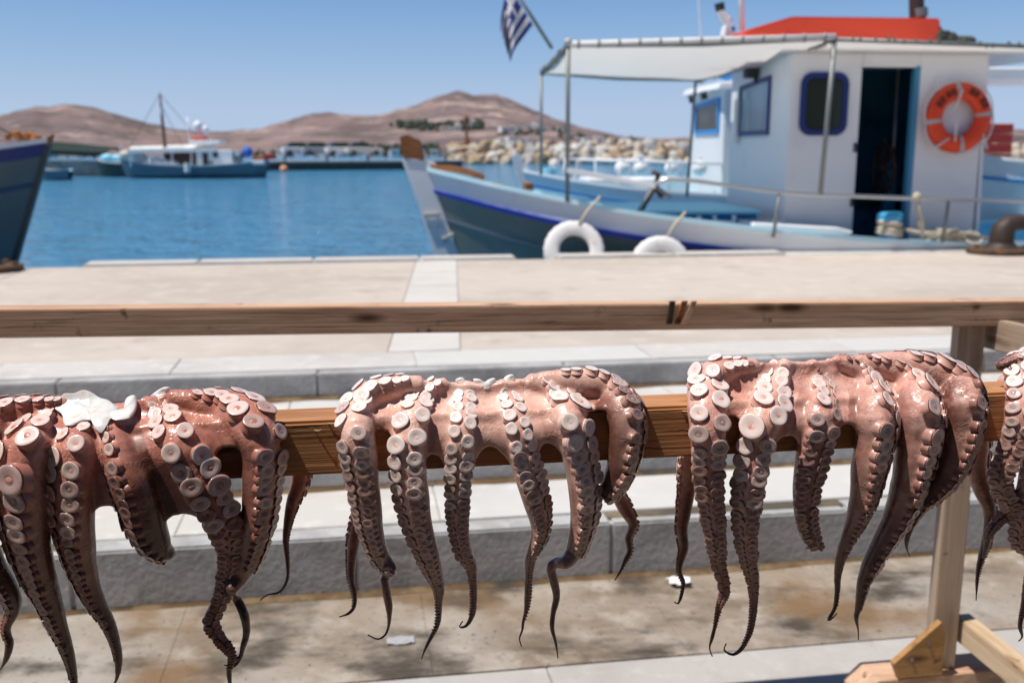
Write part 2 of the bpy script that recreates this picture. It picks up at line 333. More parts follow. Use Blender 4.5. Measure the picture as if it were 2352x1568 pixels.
# ------------------------------------------------------------------ breakwater of boulders
rk = [mat('boulder_white', (.60, .575, .53), .9, .2, noise=[(.8, 7, (.42, .38, .33), .45, .7)]), mat('boulder_cream', (.52, .45, .36), .9, .2, noise=[(.8, 7, (.42, .30, .18), .45, .7)]),
      mat('boulder_ochre', (.38, .27, .165), .9, .2, noise=[(.8, 7, (.56, .45, .33), .45, .7)]), mat('boulder_grey', (.40, .385, .37), .9, .2, noise=[(.8, 7, (.28, .26, .24), .45, .7)])]
meshes = []
for i in range(12):
    bm = bmesh.new(); bmesh.ops.create_icosphere(bm, subdivisions=2, radius=1)
    ax = [Vector((random.gauss(0, 1), random.gauss(0, 1), random.gauss(0, 1))).normalized() for k in range(7)]; dd = [random.uniform(.55, .85) for k in range(7)]
    for v in bm.verts:
        for a, d in zip(ax, dd):
            o = v.co.dot(a) - d
            if o > 0: v.co -= a * o
    me = bpy.data.meshes.new('boulder'); bm.to_mesh(me); bm.free(); me.materials.append(rk[i % 4]); meshes.append(me)
A = P(1045, 377, 138); Bq = P(2700, 377, 150)
A.z = Bq.z = ZW; ax = (Bq - A); Lb = ax.length; ax.normalize(); ay = Vector((-ax.y, ax.x, 0))
bw = thing('breakwater', 'long breakwater of heaped pale and ochre boulders across the harbour', 'breakwater', A)
fr = lambda x, y, z: A + ax * x + ay * y + Vector((0, 0, z))
MB().prism([fr(-.5, 1.2, -1), fr(-.5, 1.6, 1.2), fr(-.5, 4.5, 1.6), fr(-.5, 9, -1)], ax * (Lb + 1)).build('core', rk[3], bw)
nb = 0
for row, (yy, zz, ss) in enumerate([(0, .10, 1.15), (1.0, 1.05, 1.15), (2.2, 1.95, 1.1), (3.4, 2.4, .95)]):
    x = -.8 + random.random()
    while x < (44 if row < 3 else 34):
        s_ = ss * random.uniform(.55, 1.15) * (1.0 + .2 * (row == 0))
        me = random.choice(meshes)
        if x < 5: me = random.choice([meshes[1], meshes[2], meshes[6], meshes[2]])
        o = link('boulder', me, bw)
        p = fr(x + random.uniform(-.2, .2), yy + random.uniform(-.3, .3), zz + random.uniform(-.25, .35) - A.z * 0) - A
        o.matrix_local = Matrix.Translation(p) @ Matrix.Rotation(random.uniform(0, 6.3), 4, Vector((random.random(), random.random(), 1)).normalized()) @ Matrix.Diagonal((s_ * random.uniform(.8, 1.25), s_, s_ * random.uniform(.7, 1), 1))
        x += s_ * random.uniform(1.15, 1.6); nb += 1
mb = MB()
bmtmp = [(np.array([v.co[:] for v in me.vertices]), [tuple(p.vertices) for p in me.polygons]) for me in meshes]
for row, (yy, zz, ss) in enumerate([(0, .05, 1.1), (1.0, 1.05, 1.1), (2.2, 1.95, 1.1)]):
    x = 44.5
    while x < Lb:
        s_ = ss * random.uniform(.6, 1.15); vv, ff = random.choice(bmtmp); p = fr(x, yy, zz)
        mb.add([p + Vector(q) * s_ for q in vv.tolist()], ff); x += s_ * 1.4
o = mb.build('far_boulders', rk[1], bw, kind='stuff')
# rusty beacon on the breakwater head, dark pier
p = fr(1.8, 2.6, 1.6); bc = thing('harbour_beacon', 'rusty harbour beacon post on the left end of the boulder breakwater', 'beacon', p)
rust = mat('rust_orange', (.22, .085, .04), .9, noise=[(2, 6, (.12, .06, .04), .45, .7)])
MB().lathe(p, [(1.3, -.6), (1.2, .5), (.55, .9), (.38, 1.9), (.34, 2.0)], 12).build('base', rust, bc, smooth=40)
MB().lathe(p, [(.20, 1.9), (.16, 4.2), (.36, 4.25), (.36, 4.75), (.2, 4.9), (.05, 5.1)], 10).build('lantern_post', rust, bc, smooth=40)
A2 = P(604, 391, 96); B2 = P(1062, 388, 104); A2.z = B2.z = ZW
px_ = (B2 - A2).normalized(); py_ = Vector((-px_.y, px_.x, 0)); LP = (B2 - A2).length
pier = thing('pier', 'long low dark concrete pier across the harbour', 'pier', A2)
fr = lambda x, y, z: A2 + px_ * x + py_ * y + Vector((0, 0, z))
pm = mat('wet_dark_concrete', (.055, .055, .05), .8, noise=[(1.2, 6, (.09, .08, .07), .45, .7)])
MB().box(fr, (0, 0, -.6), (LP, 6, .72)).build('pier_wall', pm, pier)
MB().box(fr, (-.1, -.1, .724), (LP + .1, 6.1, .92)).build('deck_slab', M['palepave'], pier)
mb = MB()
for k in range(5):
    q = fr(2.2 + k * 4.1, .5, .92)
    MB().lathe(q, [(.12, 0), (.1, .3), (.17, .34), (.17, .42), (.05, .45)], 10).build('bollard', M['iron'], pier, smooth=40)
# orange mooring float under the pier
q = P(652, 389, 92); q.z = ZW + .2
f = thing('mooring_float', 'small pinkish orange float in the water before the dark pier', 'float', q)
MB().ball(q, .38, 12).build('ball', mat('faded_orange', (.75, .33, .18), .6), f, smooth=True)
MB().tube([q + Vector((0, 0, .33)), q + Vector((0, 0, .55))], .05, 6).build('eye', M['dark'], f)

# ------------------------------------------------------------------ quay, steps, paving
def stone(par, name, u0, u1, v0, v1, z0, z1, m, j=.0015, bev=.003, skew=(0, 0)):
    dz = random.uniform(-j, j); tl = random.uniform(-j, j)
    p = [Q(u0 + skew[0], v0, z0), Q(u1 + skew[0], v0, z0), Q(u1 + skew[1], v1, z0), Q(u0 + skew[1], v1, z0)]
    mb = MB().hexa(p + [p[0] + Vector((0, 0, z1 - z0 + dz)), p[1] + Vector((0, 0, z1 - z0 + dz + tl)), p[2] + Vector((0, 0, z1 - z0 + dz + tl)), p[3] + Vector((0, 0, z1 - z0 + dz))])
    return mb.build(name, m, par, bevel=bev, seg=2)
def run(par, name, us, v0, v1, z0, z1, mats, gap=.003, **k):
    for i in range(len(us) - 1):
        stone(par, name, us[i] + gap / 2, us[i + 1] - gap / 2, v0, v1, z0, z1, random.choice(mats) if isinstance(mats, list) else mats, **k)
def cuts(u0, u1, lo, hi):
    r = [u0]
    while r[-1] < u1: r.append(r[-1] + random.uniform(lo, hi))
    return r
qf = lambda x, y, z: Q(x, y, z)
V1, V2, V3 = 3.42, 3.95, 4.88; H1, H2 = .218, .371
# lower pavement: one bed, then rows of flags
pv = MB().box(qf, (-30, -12, -.5), (30, V1 + .3, -.006)).build('pavement', M['dirt'], kind='structure')
u = -6.0
us = [-6, -4.9, -3.9, -2.75, -1.85, -.62, .20, 1.02, 2.02, 2.62, 3.7, 4.8, 6]
run(pv, 'flagstone', us, 2.806, V1 - .012, -.2, 0, M['brown'], gap=.001, j=.0006, bev=.0006)
us = cuts(-6, 6, 1.1, 1.7); run(pv, 'paving_slab', us, 2.2, 2.800, -.2, 0, M['palepave'], gap=.003)
us = cuts(-6, 6, .8, 1.3); run(pv, 'paving_slab', us, 1.55, 2.188, -.2, 0, M['brown'], gap=.010)
for k in range(4):
    us = cuts(-6, 6, 1., 1.5); run(pv, 'paving_slab', us, 1.54 - .65 * (k + 1) + .01, 1.54 - .65 * k, -.2, 0, random.choice([M['palepave'], M['brown']]), gap=.008)
# steps: riser stones with a separate tread
st = MB().box(qf, (-30, V1 + .05, -.3), (30, V3 + .3, H1 - .006)).box(qf, (-30, V2 + .05, H1 - .005), (30, V3 + .3, H2 - .006)).build('steps', M['dirt'], kind='structure')
us = [-6.1, -5, -4, -2.9, -1.9, -1.02, -.06, .98, 1.98, 3.02, 4.1, 5.1, 6.2]
us1 = [-6.1, -5, -4, -2.9, -1.98, -1.0, -.03, .92, 1.86, 2.85, 3.9, 5.1, 6.2]
run(st, 'riser_stone', us1, V1, V1 + .11, .004, H1 - .004, M['riser'], j=.004, bev=.008)
run(st, 'tread_stone', [x + .35 for x in us], V1 + .114, V2 - .012, H1 - .10, H1, [M['marble'], M['marble2']], j=.002)
run(st, 'riser_stone', us, V2, V2 + .11, H1 + .006, H2 - .003, M['riser'], bev=.008)
run(st, 'tread_stone', [x - .3 for x in us1], V2 + .114, V3 - .014, H2 - .10, H2, [M['marble'], M['marble2'], M['tan']], j=.002)
# dirt that has gathered along the foot of each riser
for nm, vv, zz, wv in (('joint_dirt', V1, .0, .016), ('joint_dirt', V2, H1, .016), ('joint_dirt', V3, H2, .03)):
    rowsA = []
    for i in range(241):
        uu = -6 + i * .05; w_ = wv * (1 + .7 * vnoise(uu * 4, zz * 7, 3))
        rowsA.append([Q(uu, vv - .0015, zz + .012), Q(uu, vv - max(.008, w_) * .6, zz + .006), Q(uu, vv - max(.012, w_ * 1.5), zz + .0012)])
    MB().grid(rowsA).build(nm, mat('rusty_dirt', (.12, .075, .04), .95, .1, noise=[(9, 8, (.20, .14, .08), .45, .65), (5, 8, (.05, .045, .04), .5, .7)]), st, kind='stuff', fixn=False)
# quay
qy = MB().box(qf, (-30, V3 + .05, -2), (40, VE - .34, ZQ - .008)).box(qf, (-30, VE - .335, -2), (40, VE - .03, ZQ - .24)).build('quay', M['dirt'], kind='structure')
us = [-6.3, -5, -3.6, -2.3, -1.42, -.2, 1.05, 2.2, 3.4, 4.7, 6, 7.2]
run(qy, 'riser_stone', us, V3, V3 + .10, H2 + .010, ZQ - .003, M['riser'], bev=.006)
run(qy, 'edge_slab', [x + .5 for x in us], V3 + .104, 5.36, ZQ - .10, ZQ, [M['marble'], M['marble'], M['marble2']])
# pale strip of slabs running out to the edge, concrete fields either side
def su(v): return .10 + .098 * (v - 5.5)
sv = [5.372, 6.2, 7.1, 8.0, 8.9, VE - .325]
for i in range(len(sv) - 1):
    stone(qy, 'strip_slab', .076, .474, sv[i] + .003, sv[i + 1] - .003, ZQ - .10, ZQ + .0005, M['strip'], skew=(su(sv[i]), su(sv[i + 1])))
def field(u0, u1, v0, v1, left, right):
    a, b_ = sv[0], VE - .325
    p = [Q(u0 + (su(v0) if left else 0), v0, 0), Q(u1 + (su(v0) if right else 0), v0, 0), Q(u1 + (su(v1) if right else 0), v1, 0), Q(u0 + (su(v1) if left else 0), v1, 0)]
    MB().hexa([x + Vector((0, 0, ZQ - .12)) for x in p] + [x + Vector((0, 0, ZQ - .003)) for x in p]).build('concrete_slab', M['tan'], qy, bevel=.004)
field(-6, -3.0, 5.372, VE - .33, 0, 0); field(-2.99, .072, 5.372, VE - .33, 0, 1); field(.478, 3.6, 5.372, VE - .33, 1, 0); field(3.608, 7.2, 5.372, VE - .33, 0, 0); field(7.208, 12, 5.372, VE - .33, 0, 0); field(-12, -6.008, 5.372, VE - .33, 0, 0)
# coping stones; one missing at the left, one where the tyre hangs
us = [-8, -6.6, -5.3, -4.1, -3.42, -2.55, -1.5, -.4, .65, 1.62, 2.06, 3.3, 4.5, 5.8, 7.0, 8.3, 9.6, 11]
for i in range(len(us) - 1):
    if i in (4, 9): continue
    if us[i] > 4: zz = ZQ - .001
    else: zz = ZQ + .02
    if i == 3:
        stone(qy, 'coping_stone', us[i] + .01, us[i + 1] - .05, VE - .30, VE + .02, ZQ - .20, ZQ - .02, M['marble'], bev=.03)
        continue
    stone(qy, 'coping_stone', us[i] + .003, us[i + 1] - .003, VE - .318, VE, ZQ - .22, zz, M['marble2'], bev=.016)

# unseen wall and cloth roof behind the camera, added to cut front fill light
MB().box(qf, (-11, -6.3, 0), (11, -6.0, 4.6)).build('added_shade_wall', hw2, kind='structure')
MB().box(qf, (-10, -5.99, 3.25), (10, -.25, 3.30)).build('added_shade_roof', mat('added_shade_cloth', (.10, .09, .07), .9), kind='structure')
# ------------------------------------------------------------------ drying rack
ZB = CAM_H - 1.19 * .2783; LB = .07
BV0 = 1.219                                              # front face of the front beam (quay frame v)
PU, PV = 1.685, 2.50                                      # back right post
rack = thing('drying_rack', 'rough timber rack with two long rails standing on the paving before the quay', 'drying rack', Q(PU, PV, 0))
BR = [Q(-2.1, BV0 + LB / 2, ZB - LB / 2), Q(PU + .16, BV0 + LB / 2, ZB - LB / 2)]
lumber('front_rail', BR[0], BR[1], LB, LB, M['beam'], rack, label='orange wet front rail under the octopuses', bevel=.004)
r0 = P(-260, 741, 2.30); r1 = P(2480, 714, 2.78)
lumber('back_rail', r0, r1, .07, .068, M['rail'], rack, label='weathered brown upper rail at the back')
for s, uu in ((1, PU), (-1, -1.95)):
    zr = 1.118 if s > 0 else 1.165
    lumber('post', Q(uu, PV, .075), Q(uu, PV, zr), .072, .052, M['post'], rack, up=Vector((0, 1, 0)))
    lumber('post', Q(uu, BV0 + LB / 2, .075), Q(uu, BV0 + LB / 2, ZB - LB - .001), .07, .07, M['post'], rack, up=Vector((0, 1, 0)))
    lumber('upper_stretcher', Q(uu + .075 * s, PV + .03, zr - .045), Q(uu + .075 * s, BV0 + .06, ZB - LB - .06), .028, .085, M['post'], rack)
    lumber('lower_stretcher', Q(uu + .072 * s, PV + .02, .185), Q(uu + .072 * s, BV0 + .08, .165), .05, .075, M['newwood'], rack)
    for vv in (PV, BV0 + LB / 2):
        fu = [(-.275, .0), (.285, .0), (.285, .03), (.245, .073), (-.225, .073), (-.275, .025)]
        MB().prism([Q(uu + a, vv - .055, b_) for a, b_ in fu], QV * .11).build('foot', M['rail'], rack, bevel=.004)
        gs = [(-.165, .077), (-.185, .125), (-.045, .245), (-.028, .215), (-.028, .077)]
        MB().prism([Q(uu + a, vv - .062, b_) for a, b_ in gs], QV * .022).build('gusset', M['ply'], rack, bevel=.002)
        for a, b_ in ((-.08, .18), (-.13, .135)):
            MB().tube([Q(uu + a, vv - .0655, b_), Q(uu + a, vv - .06, b_)], .006, 8).build('screw', M['screw'], rack)
        gs = [(.036, .077), (.036, .215), (.045, .245), (.185, .125), (.165, .077)]
        if vv != PV: MB().prism([Q(uu + a, vv - .062, b_) for a, b_ in gs], QV * .022).build('gusset', M['ply'], rack, bevel=.002)
# broken knot on the back rail
kp = P(1548, 712, 2.585); rx = (r1 - r0).normalized()
for dx, sl, m_ in ((-.022, .10, 'dark'), (.004, .35, 'brownwood'), (.026, .45, 'rail')):
    c = kp + rx * dx - QV * .040
    pl = [c + rx * (-.009 - sl * .02) + Vector((0, 0, -.031)), c + rx * (.008 - sl * .02) + Vector((0, 0, -.031)), c + rx * (.010 + sl * .03) + Vector((0, 0, .030)), c + rx * (-.006 + sl * .03) + Vector((0, 0, .030))]
    MB().prism(pl, QV * .006).build('knot_chip', M['iron'] if m_ == 'dark' else M[m_], rack, bevel=.0015)
for x, y in ((3168 * .7259, 968 * .7259),):
    p = PL(x, y, r0 - QV * .036, -QV); MB().ball(p, .004, 8).build('nail', M['screw'], rack, smooth=True)
# splinters standing off the front rail
mb = MB()
for k in range(3):
    uu = random.choice([random.uniform(-.16, -.03), random.uniform(.36, .46), random.uniform(.80, .95), random.uniform(-.16, -.03)]); L_ = random.uniform(.008, .022); zz = ZB - random.uniform(.001, .02)
    a = Q(uu, BV0 - .0004, zz); mb.tube([a, a + QU * L_ * .6 - QV * .003, a + QU * L_ - QV * random.uniform(.002, .008) + Vector((0, 0, random.uniform(-.15, .25) * L_))], [.0007, .0006, .0002], 4)
mb.build('splinters', M['newwood'], rack, kind='stuff')

# drying splits along the grain of both rails
mb = MB(); rs = random.Random(11)
def split(p, dirn, up, out, L_, hgt):
    n = 12; a, b_ = [], []
    for i in range(n + 1):
        f = i / n; q = p + dirn * (L_ * f) + up * (.0016 * vnoise(f * 9, p.x * 7, 3)); h_ = hgt * math.sin(math.pi * min(1, f * 1.02)) * (.6 + .4 * rs.random())
        a.append(q - up * h_ * .5 + out * .0006); b_.append(q + up * h_ * .5 + out * .0006)
    mb.grid([a, b_])
for k in range(16): split(Q(rs.choice([rs.uniform(-.17, -.06), rs.uniform(.33, .44), rs.uniform(.84, .98)]), BV0, ZB - rs.choice([.006, .01, rs.uniform(.01, .062)])), QU, Vector((0, 0, 1)), -QV, rs.uniform(.04, .11), rs.uniform(.0006, .0018))
for k in range(26):
    q = r0.lerp(r1, rs.uniform(.06, .95)) - QV * .0352; split(q + Vector((0, 0, rs.uniform(-.028, .03))), rx, Vector((0, 0, 1)), -QV, rs.uniform(.08, .30), rs.uniform(.0008, .0022))
mb.build('grain_splits', mat('split_dark', (.05, .025, .014), .95), rack, kind='stuff', fixn=False)

# scrap of paper on the paving
p = G(1560, 1342, .0); pp = thing('paper_scrap', 'crumpled scrap of white paper lying at the foot of the step', 'litter', p)
rows = []
for i in range(9): rows.append([p + QU * (.075 * (i / 8 - .5) + .008 * vnoise(i, j_, 5)) + QV * (.07 * (j_ / 8 - .5)) + Vector((0, 0, .012 + .016 * abs(vnoise(i * .6, j_ * .6, 2)))) for j_ in range(9)])
MB().grid(rows).build('sheet', M['paper'], pp, fixn=False)
# flattened clear wrapper
p = G(920, 1472, .0); pp = thing('plastic_wrapper', 'flat grey scrap of wet plastic on the brown flagstones', 'litter', p)
rows = []
for i in range(9): rows.append([p + QU * (.09 * (i / 8 - .5)) + QV * (.05 * (j_ / 8 - .5) + .006 * vnoise(i * .7, j_, 1)) + Vector((0, 0, .004 + .004 * abs(vnoise(i * .8, j_ * .8, 4)))) for j_ in range(9)])
MB().grid(rows).build('film', mat('wet_film', (.40, .40, .42), .25), pp, fixn=False)

# mooring bollards on the quay edge
def bollard(px, py, label, flip):
    p = G(px, py, ZQ); uu = p.dot(QU); vv = VE - .55
    o = Q(uu, vv, ZQ); th = thing('mooring_bollard', label, 'bollard', o, 'mooring bollards on the quay edge')
    fr = lambda x, y, z: o + QU * x + QV * y + Vector((0, 0, z))
    MB().prism([fr(.36 * math.cos(a), .30 * math.sin(a), .001) for a in [k * math.pi / 8 for k in range(16)]], Vector((0, 0, .055))).build('base_plate', M['rust'], th, bevel=.012)
    MB().lathe(o, [(.19, .056), (.155, .085), (.135, .11)], 18).build('neck', M['iron'], th, smooth=50)
    MB().tube([fr(0, 0, .09), fr(0, 0, .17), fr(.015 * flip, 0, .25), fr(.07 * flip, 0, .305), fr(.17 * flip, 0, .325), fr(.32 * flip, 0, .32), fr(.43 * flip, 0, .30), fr(.47 * flip, 0, .25)], [.13, .125, .125, .10, .085, .08, .075, .05], 18).build('horn', M['iron'], th, smooth=60)
    for k in range(6):
        a = k * math.pi / 3; MB().lathe(fr(.29 * math.cos(a), .24 * math.sin(a), .056), [(.03, 0), (.03, .02), (.01, .028)], 6).build('bolt', M['rust'], th)
bollard(2300, 582, 'dark iron bollard on a rusty plate at the right end of the quay', 1)
bollard(-95, 640, 'dark iron bollard cut off at the left edge beside the teal bow', -1)
# ------------------------------------------------------------------ octopuses
BN = -QV                                                 # outward normal of the rail's front face
BP0 = Q(0, BV0, ZB)
def edge_y(px):                                          # pixel row of the rail's top front edge, only used to tell front from top
    return 970 + (905 - 970) * (px - 700) / 1600.
def smooth(x): x = max(0., min(1., x)); return x * x * (3 - 2 * x)
def catmull(pts, step):
    out = []
    P_ = [2 * pts[0] - pts[1]] + pts + [2 * pts[-1] - pts[-2]]
    for i in range(1, len(P_) - 2):
        a, b, c, d = P_[i - 1:i + 3]; n = max(2, int(np.linalg.norm((c - b)[:3]) / step))
        for k in range(n):
            t = k / n; out.append(.5 * ((2 * b) + (-a + c) * t + (2 * a - 5 * b + 4 * c - d) * t * t + (-a + 3 * b - 3 * c + d) * t ** 3))
    out.append(P_[-2]); return out
class Arm:
    """centre line, radius and underside direction of one arm, from image points (x, y, width[, offset in front of the rail face])"""
    def __init__(s, conv, pts, f0, f1, behind=False, sk=(.02, .9), big=(), k=.55, dens=1.0, noend=False):
        raw = []
        for p in pts:
            X, Y = conv(p[0], p[1]); wD = p[2] * conv.k
            e = edge_y(X) - Y
            zc = 1.25; r = .5 * wD * zc / FPX
            if len(p) > 3: d = p[3]
            elif behind: d = -LB - r - .004
            else:
                d = (1 - smooth((e + 30) / 75.)) * (r * .75 + .002) + smooth((e + 30) / 75.) * (-.030)
                if e < -140: d = d - .010 * smooth((-e - 140) / 300.)
            q = PL(X, Y, BP0 + BN * d, BN); zc = (q.y * CP - (q.z - CAM_H) * SP)
            raw.append(np.array([q.x, q.y, q.z, .5 * wD * zc / FPX]))
        c = catmull(raw, .004)
        s.c = [Vector(x[:3]) for x in c]; s.r = [max(.0012, float(x[3])) for x in c]
        s.f0, s.f1, s.sk, s.big, s.k, s.dens = f0, f1, sk, big, k, dens
        s.L = [0.0]
        for i in range(1, len(s.c)): s.L.append(s.L[-1] + (s.c[i] - s.c[i - 1]).length)
        s.n = len(s.c); s.vent = []; s.ky = []
        for c in s.c:
            d = c - Vector((0, 0, CAM_H)); zc = d.y * CP - d.z * SP; s.ky.append((784 - FPX * (d.y * SP + d.z * CP) / zc - conv.oy) / conv.k)
        for i in range(s.n):
            t = (s.c[min(i + 2, s.n - 1)] - s.c[max(i - 2, 0)]).normalized(); view = (Vector((0, 0, CAM_H)) - s.c[i]).normalized()
            a = R(f0 + (f1 - f0) * smooth(s.L[i] / s.L[-1] * 1.3 if s.L[-1] else 0))
            out = BN if not behind else QV
            # over the rail the underside looks up, lower down it looks out
            v = out + Vector((0, 0, 1)) * (1.6 * smooth((s.c[i].z - ZB + .005) / .03) + .12)
            v = (v - t * v.dot(t))
            v = v.normalized() if v.length > 1e-4 else view
            sd = t.cross(v).normalized()
            if sd.dot(QU) < 0: sd = -sd
            s.vent.append((v * math.cos(a) + sd * math.sin(a)).normalized())
    def frac(s, y):                                      # share of the arm above image row y
        best = min(range(len(s.ky)), key=lambda i: abs(s.ky[i] - y)); return s.L[best] / s.L[-1]
    def at(s, l):
        i = int(np.searchsorted(s.L, l)); return min(max(i, 0), s.n - 1)
def skin_mat(name, pale, mid, dark, tipc):
    m = bpy.data.materials.new(name); m.use_nodes = True; t = m.node_tree; b = t.nodes['Principled BSDF']; N = t.nodes.new; K = t.links.new
    at = N('ShaderNodeAttribute'); at.attribute_name = 'tone'; at.attribute_type = 'GEOMETRY'; sp = N('ShaderNodeSeparateColor'); K(at.outputs['Color'], sp.inputs[0])
    tc = N('ShaderNodeTexCoord')
    def nz(sc, det, lo, hi, st=(1, 1, 1)):
        mp = N('ShaderNodeMapping'); mp.inputs['Scale'].default_value = st; K(tc.outputs['Object'], mp.inputs[0])
        n = N('ShaderNodeTexNoise'); n.inputs['Scale'].default_value = sc; n.inputs['Detail'].default_value = det; n.inputs['Roughness'].default_value = .62; K(mp.outputs[0], n.inputs['Vector'])
        r = N('ShaderNodeMapRange'); r.inputs[1].default_value = lo; r.inputs[2].default_value = hi; K(n.outputs[0], r.inputs[0]); return r.outputs[0], n.outputs[0]
    def mix(f, a, c2):
        x = N('ShaderNodeMix'); x.data_type = 'RGBA'
        if isinstance(a, tuple): x.inputs[6].default_value = (*a, 1)
        else: K(a, x.inputs[6])
        if isinstance(c2, tuple): x.inputs[7].default_value = (*c2, 1)
        else: K(c2, x.inputs[7])
        K(f, x.inputs[0]); return x.outputs[2]
    def mth(op, a, c2):
        x = N('ShaderNodeMath'); x.operation = op; x.use_clamp = True
        for i, q in enumerate((a, c2)):
            if isinstance(q, (int, float)): x.inputs[i].default_value = q
            else: K(q, x.inputs[i])
        return x.outputs[0]
    col = mix(nz(38, 5, .40, .68)[0], pale, mid)
    col = mix(mth('MULTIPLY', nz(150, 4, .48, .70)[0], .55), col, mid)
    col = mix(mth('MULTIPLY', nz(420, 3, .55, .68)[0], .35), col, dark)
    dors = mth('MULTIPLY', sp.outputs[1], 1.15)                      # back of the arm: brown pigmented skin
    col = mix(mth('MULTIPLY', dors, mth('ADD', nz(60, 6, .30, .66)[0], .45)), col, dark)
    col = mix(sp.outputs[0], col, tipc)                            # dried brown tips, plus shade painted in down the lower arm
    K(col, b.inputs['Base Color'])
    b.inputs['Roughness'].default_value = .34; b.inputs['Specular IOR Level'].default_value = .5
    b.inputs['Coat Weight'].default_value = .30; b.inputs['Coat Roughness'].default_value = .16
    b.inputs['Subsurface Weight'].default_value = .12; b.inputs['Subsurface Radius'].default_value = (1, .4, .25); b.inputs['Subsurface Scale'].default_value = .004
    # wrinkles: ridged cells and fine grain
    vo = N('ShaderNodeTexVoronoi'); vo.feature = 'DISTANCE_TO_EDGE'; vo.inputs['Scale'].default_value = 130
    wp = N('ShaderNodeVectorMath'); wp.operation = 'ADD'; sc = N('ShaderNodeVectorMath'); sc.operation = 'SCALE'; sc.inputs['Scale'].default_value = .012
    n0 = N('ShaderNodeTexNoise'); n0.inputs['Scale'].default_value = 60; K(tc.outputs['Object'], n0.inputs['Vector']); K(n0.outputs[1], sc.inputs[0])
    K(tc.outputs['Object'], wp.inputs[0]); K(sc.outputs[0], wp.inputs[1]); K(wp.outputs[0], vo.inputs['Vector'])
    vr = N('ShaderNodeMapRange'); vr.inputs[1].default_value = 0; vr.inputs[2].default_value = .14; K(vo.outputs['Distance'], vr.inputs[0])
    hgt = mth('ADD', mth('MULTIPLY', vr.outputs[0], mth('MULTIPLY', nz(30, 2, .50, .62)[0], .8)), mth('MULTIPLY', nz(330, 4, .2, .8)[0], .14))
    bp = N('ShaderNodeBump'); bp.inputs['Strength'].default_value = .38; bp.inputs['Distance'].default_value = .0015; K(hgt, bp.inputs['Height']); K(bp.outputs[0], b.inputs['Normal'])
    return m
def sucker_mesh(side, rim, disc, cup, seed):
    rnd = random.Random(seed); n = 20
    prof = [(1.16, -.70, 0), (1.03, -.30, 0), (.95, .0, 0), (.965, .20, 0), (1.0, .32, 1), (.985, .375, 1), (.94, .42, 2), (.84, .455, 2), (.70, .45, 2), (.52, .425, 2), (.36, .392, 2), (.28, .375, 3), (.23, .366, 3), (.18, .376, 3), (.10, .385, 3), (.0, .385, 3)]
    wob = [(rnd.uniform(-.05, .05), rnd.uniform(0, 6.28), k) for k in (2, 3, 5)]
    vs, fs, ms = [], [], []
    for r, z, _ in prof[:-1]:
        for k in range(n):
            a = 2 * math.pi * k / n; f = 1 + sum(A_ * math.cos(q * a + ph) for A_, ph, q in wob) * (1 if r > .6 else .6)
            vs.append((r * f * math.cos(a), r * f * math.sin(a), z + .03 * math.cos(a + wob[0][1]) + (.035 * math.cos(3 * a + wob[1][1]) if .9 < r else 0)))
    vs.append((0, 0, prof[-1][1])); L = len(prof) - 1
    for i in range(L - 1):
        for k in range(n): fs.append((i * n + k, i * n + (k + 1) % n, (i + 1) * n + (k + 1) % n, (i + 1) * n + k)); ms.append(prof[i + 1][2] if i > 0 else 0)
    for k in range(n): fs.append(((L - 1) * n + k, (L - 1) * n + (k + 1) % n, len(vs) - 1)); ms.append(3)
    me = bpy.data.meshes.new('sucker'); me.from_pydata(vs, [], fs)
    for q in (side, rim, disc, cup): me.materials.append(q)
    me.polygons.foreach_set('material_index', ms); me.polygons.foreach_set('use_smooth', [True] * len(fs)); me.update(); return me
def wet(name, col, rough=.3, sss=.15, noise=None):
    return mat(name, col, rough, .5, coat=.3, sss=sss, noise=noise)
flesh = mat('white_mouth_flesh', (.74, .73, .71), .25, .5, coat=.3, sss=.4, noise=[(22, 5, (.60, .60, .60), .48, .7), (45, 4, (.70, .55, .46), .58, .75)], bump=(22, .35, .003))

class Conv:
    def __init__(s, ox, oy, k): s.ox, s.oy, s.k = ox, oy, k
    def __call__(s, x, y): return s.ox + x * s.k, s.oy + y * s.k
C1 = Conv(0, 798.5, .4908); C2 = Conv(725.9, 798.5, .4908); C3 = Conv(1524.4, 762.2, .514)

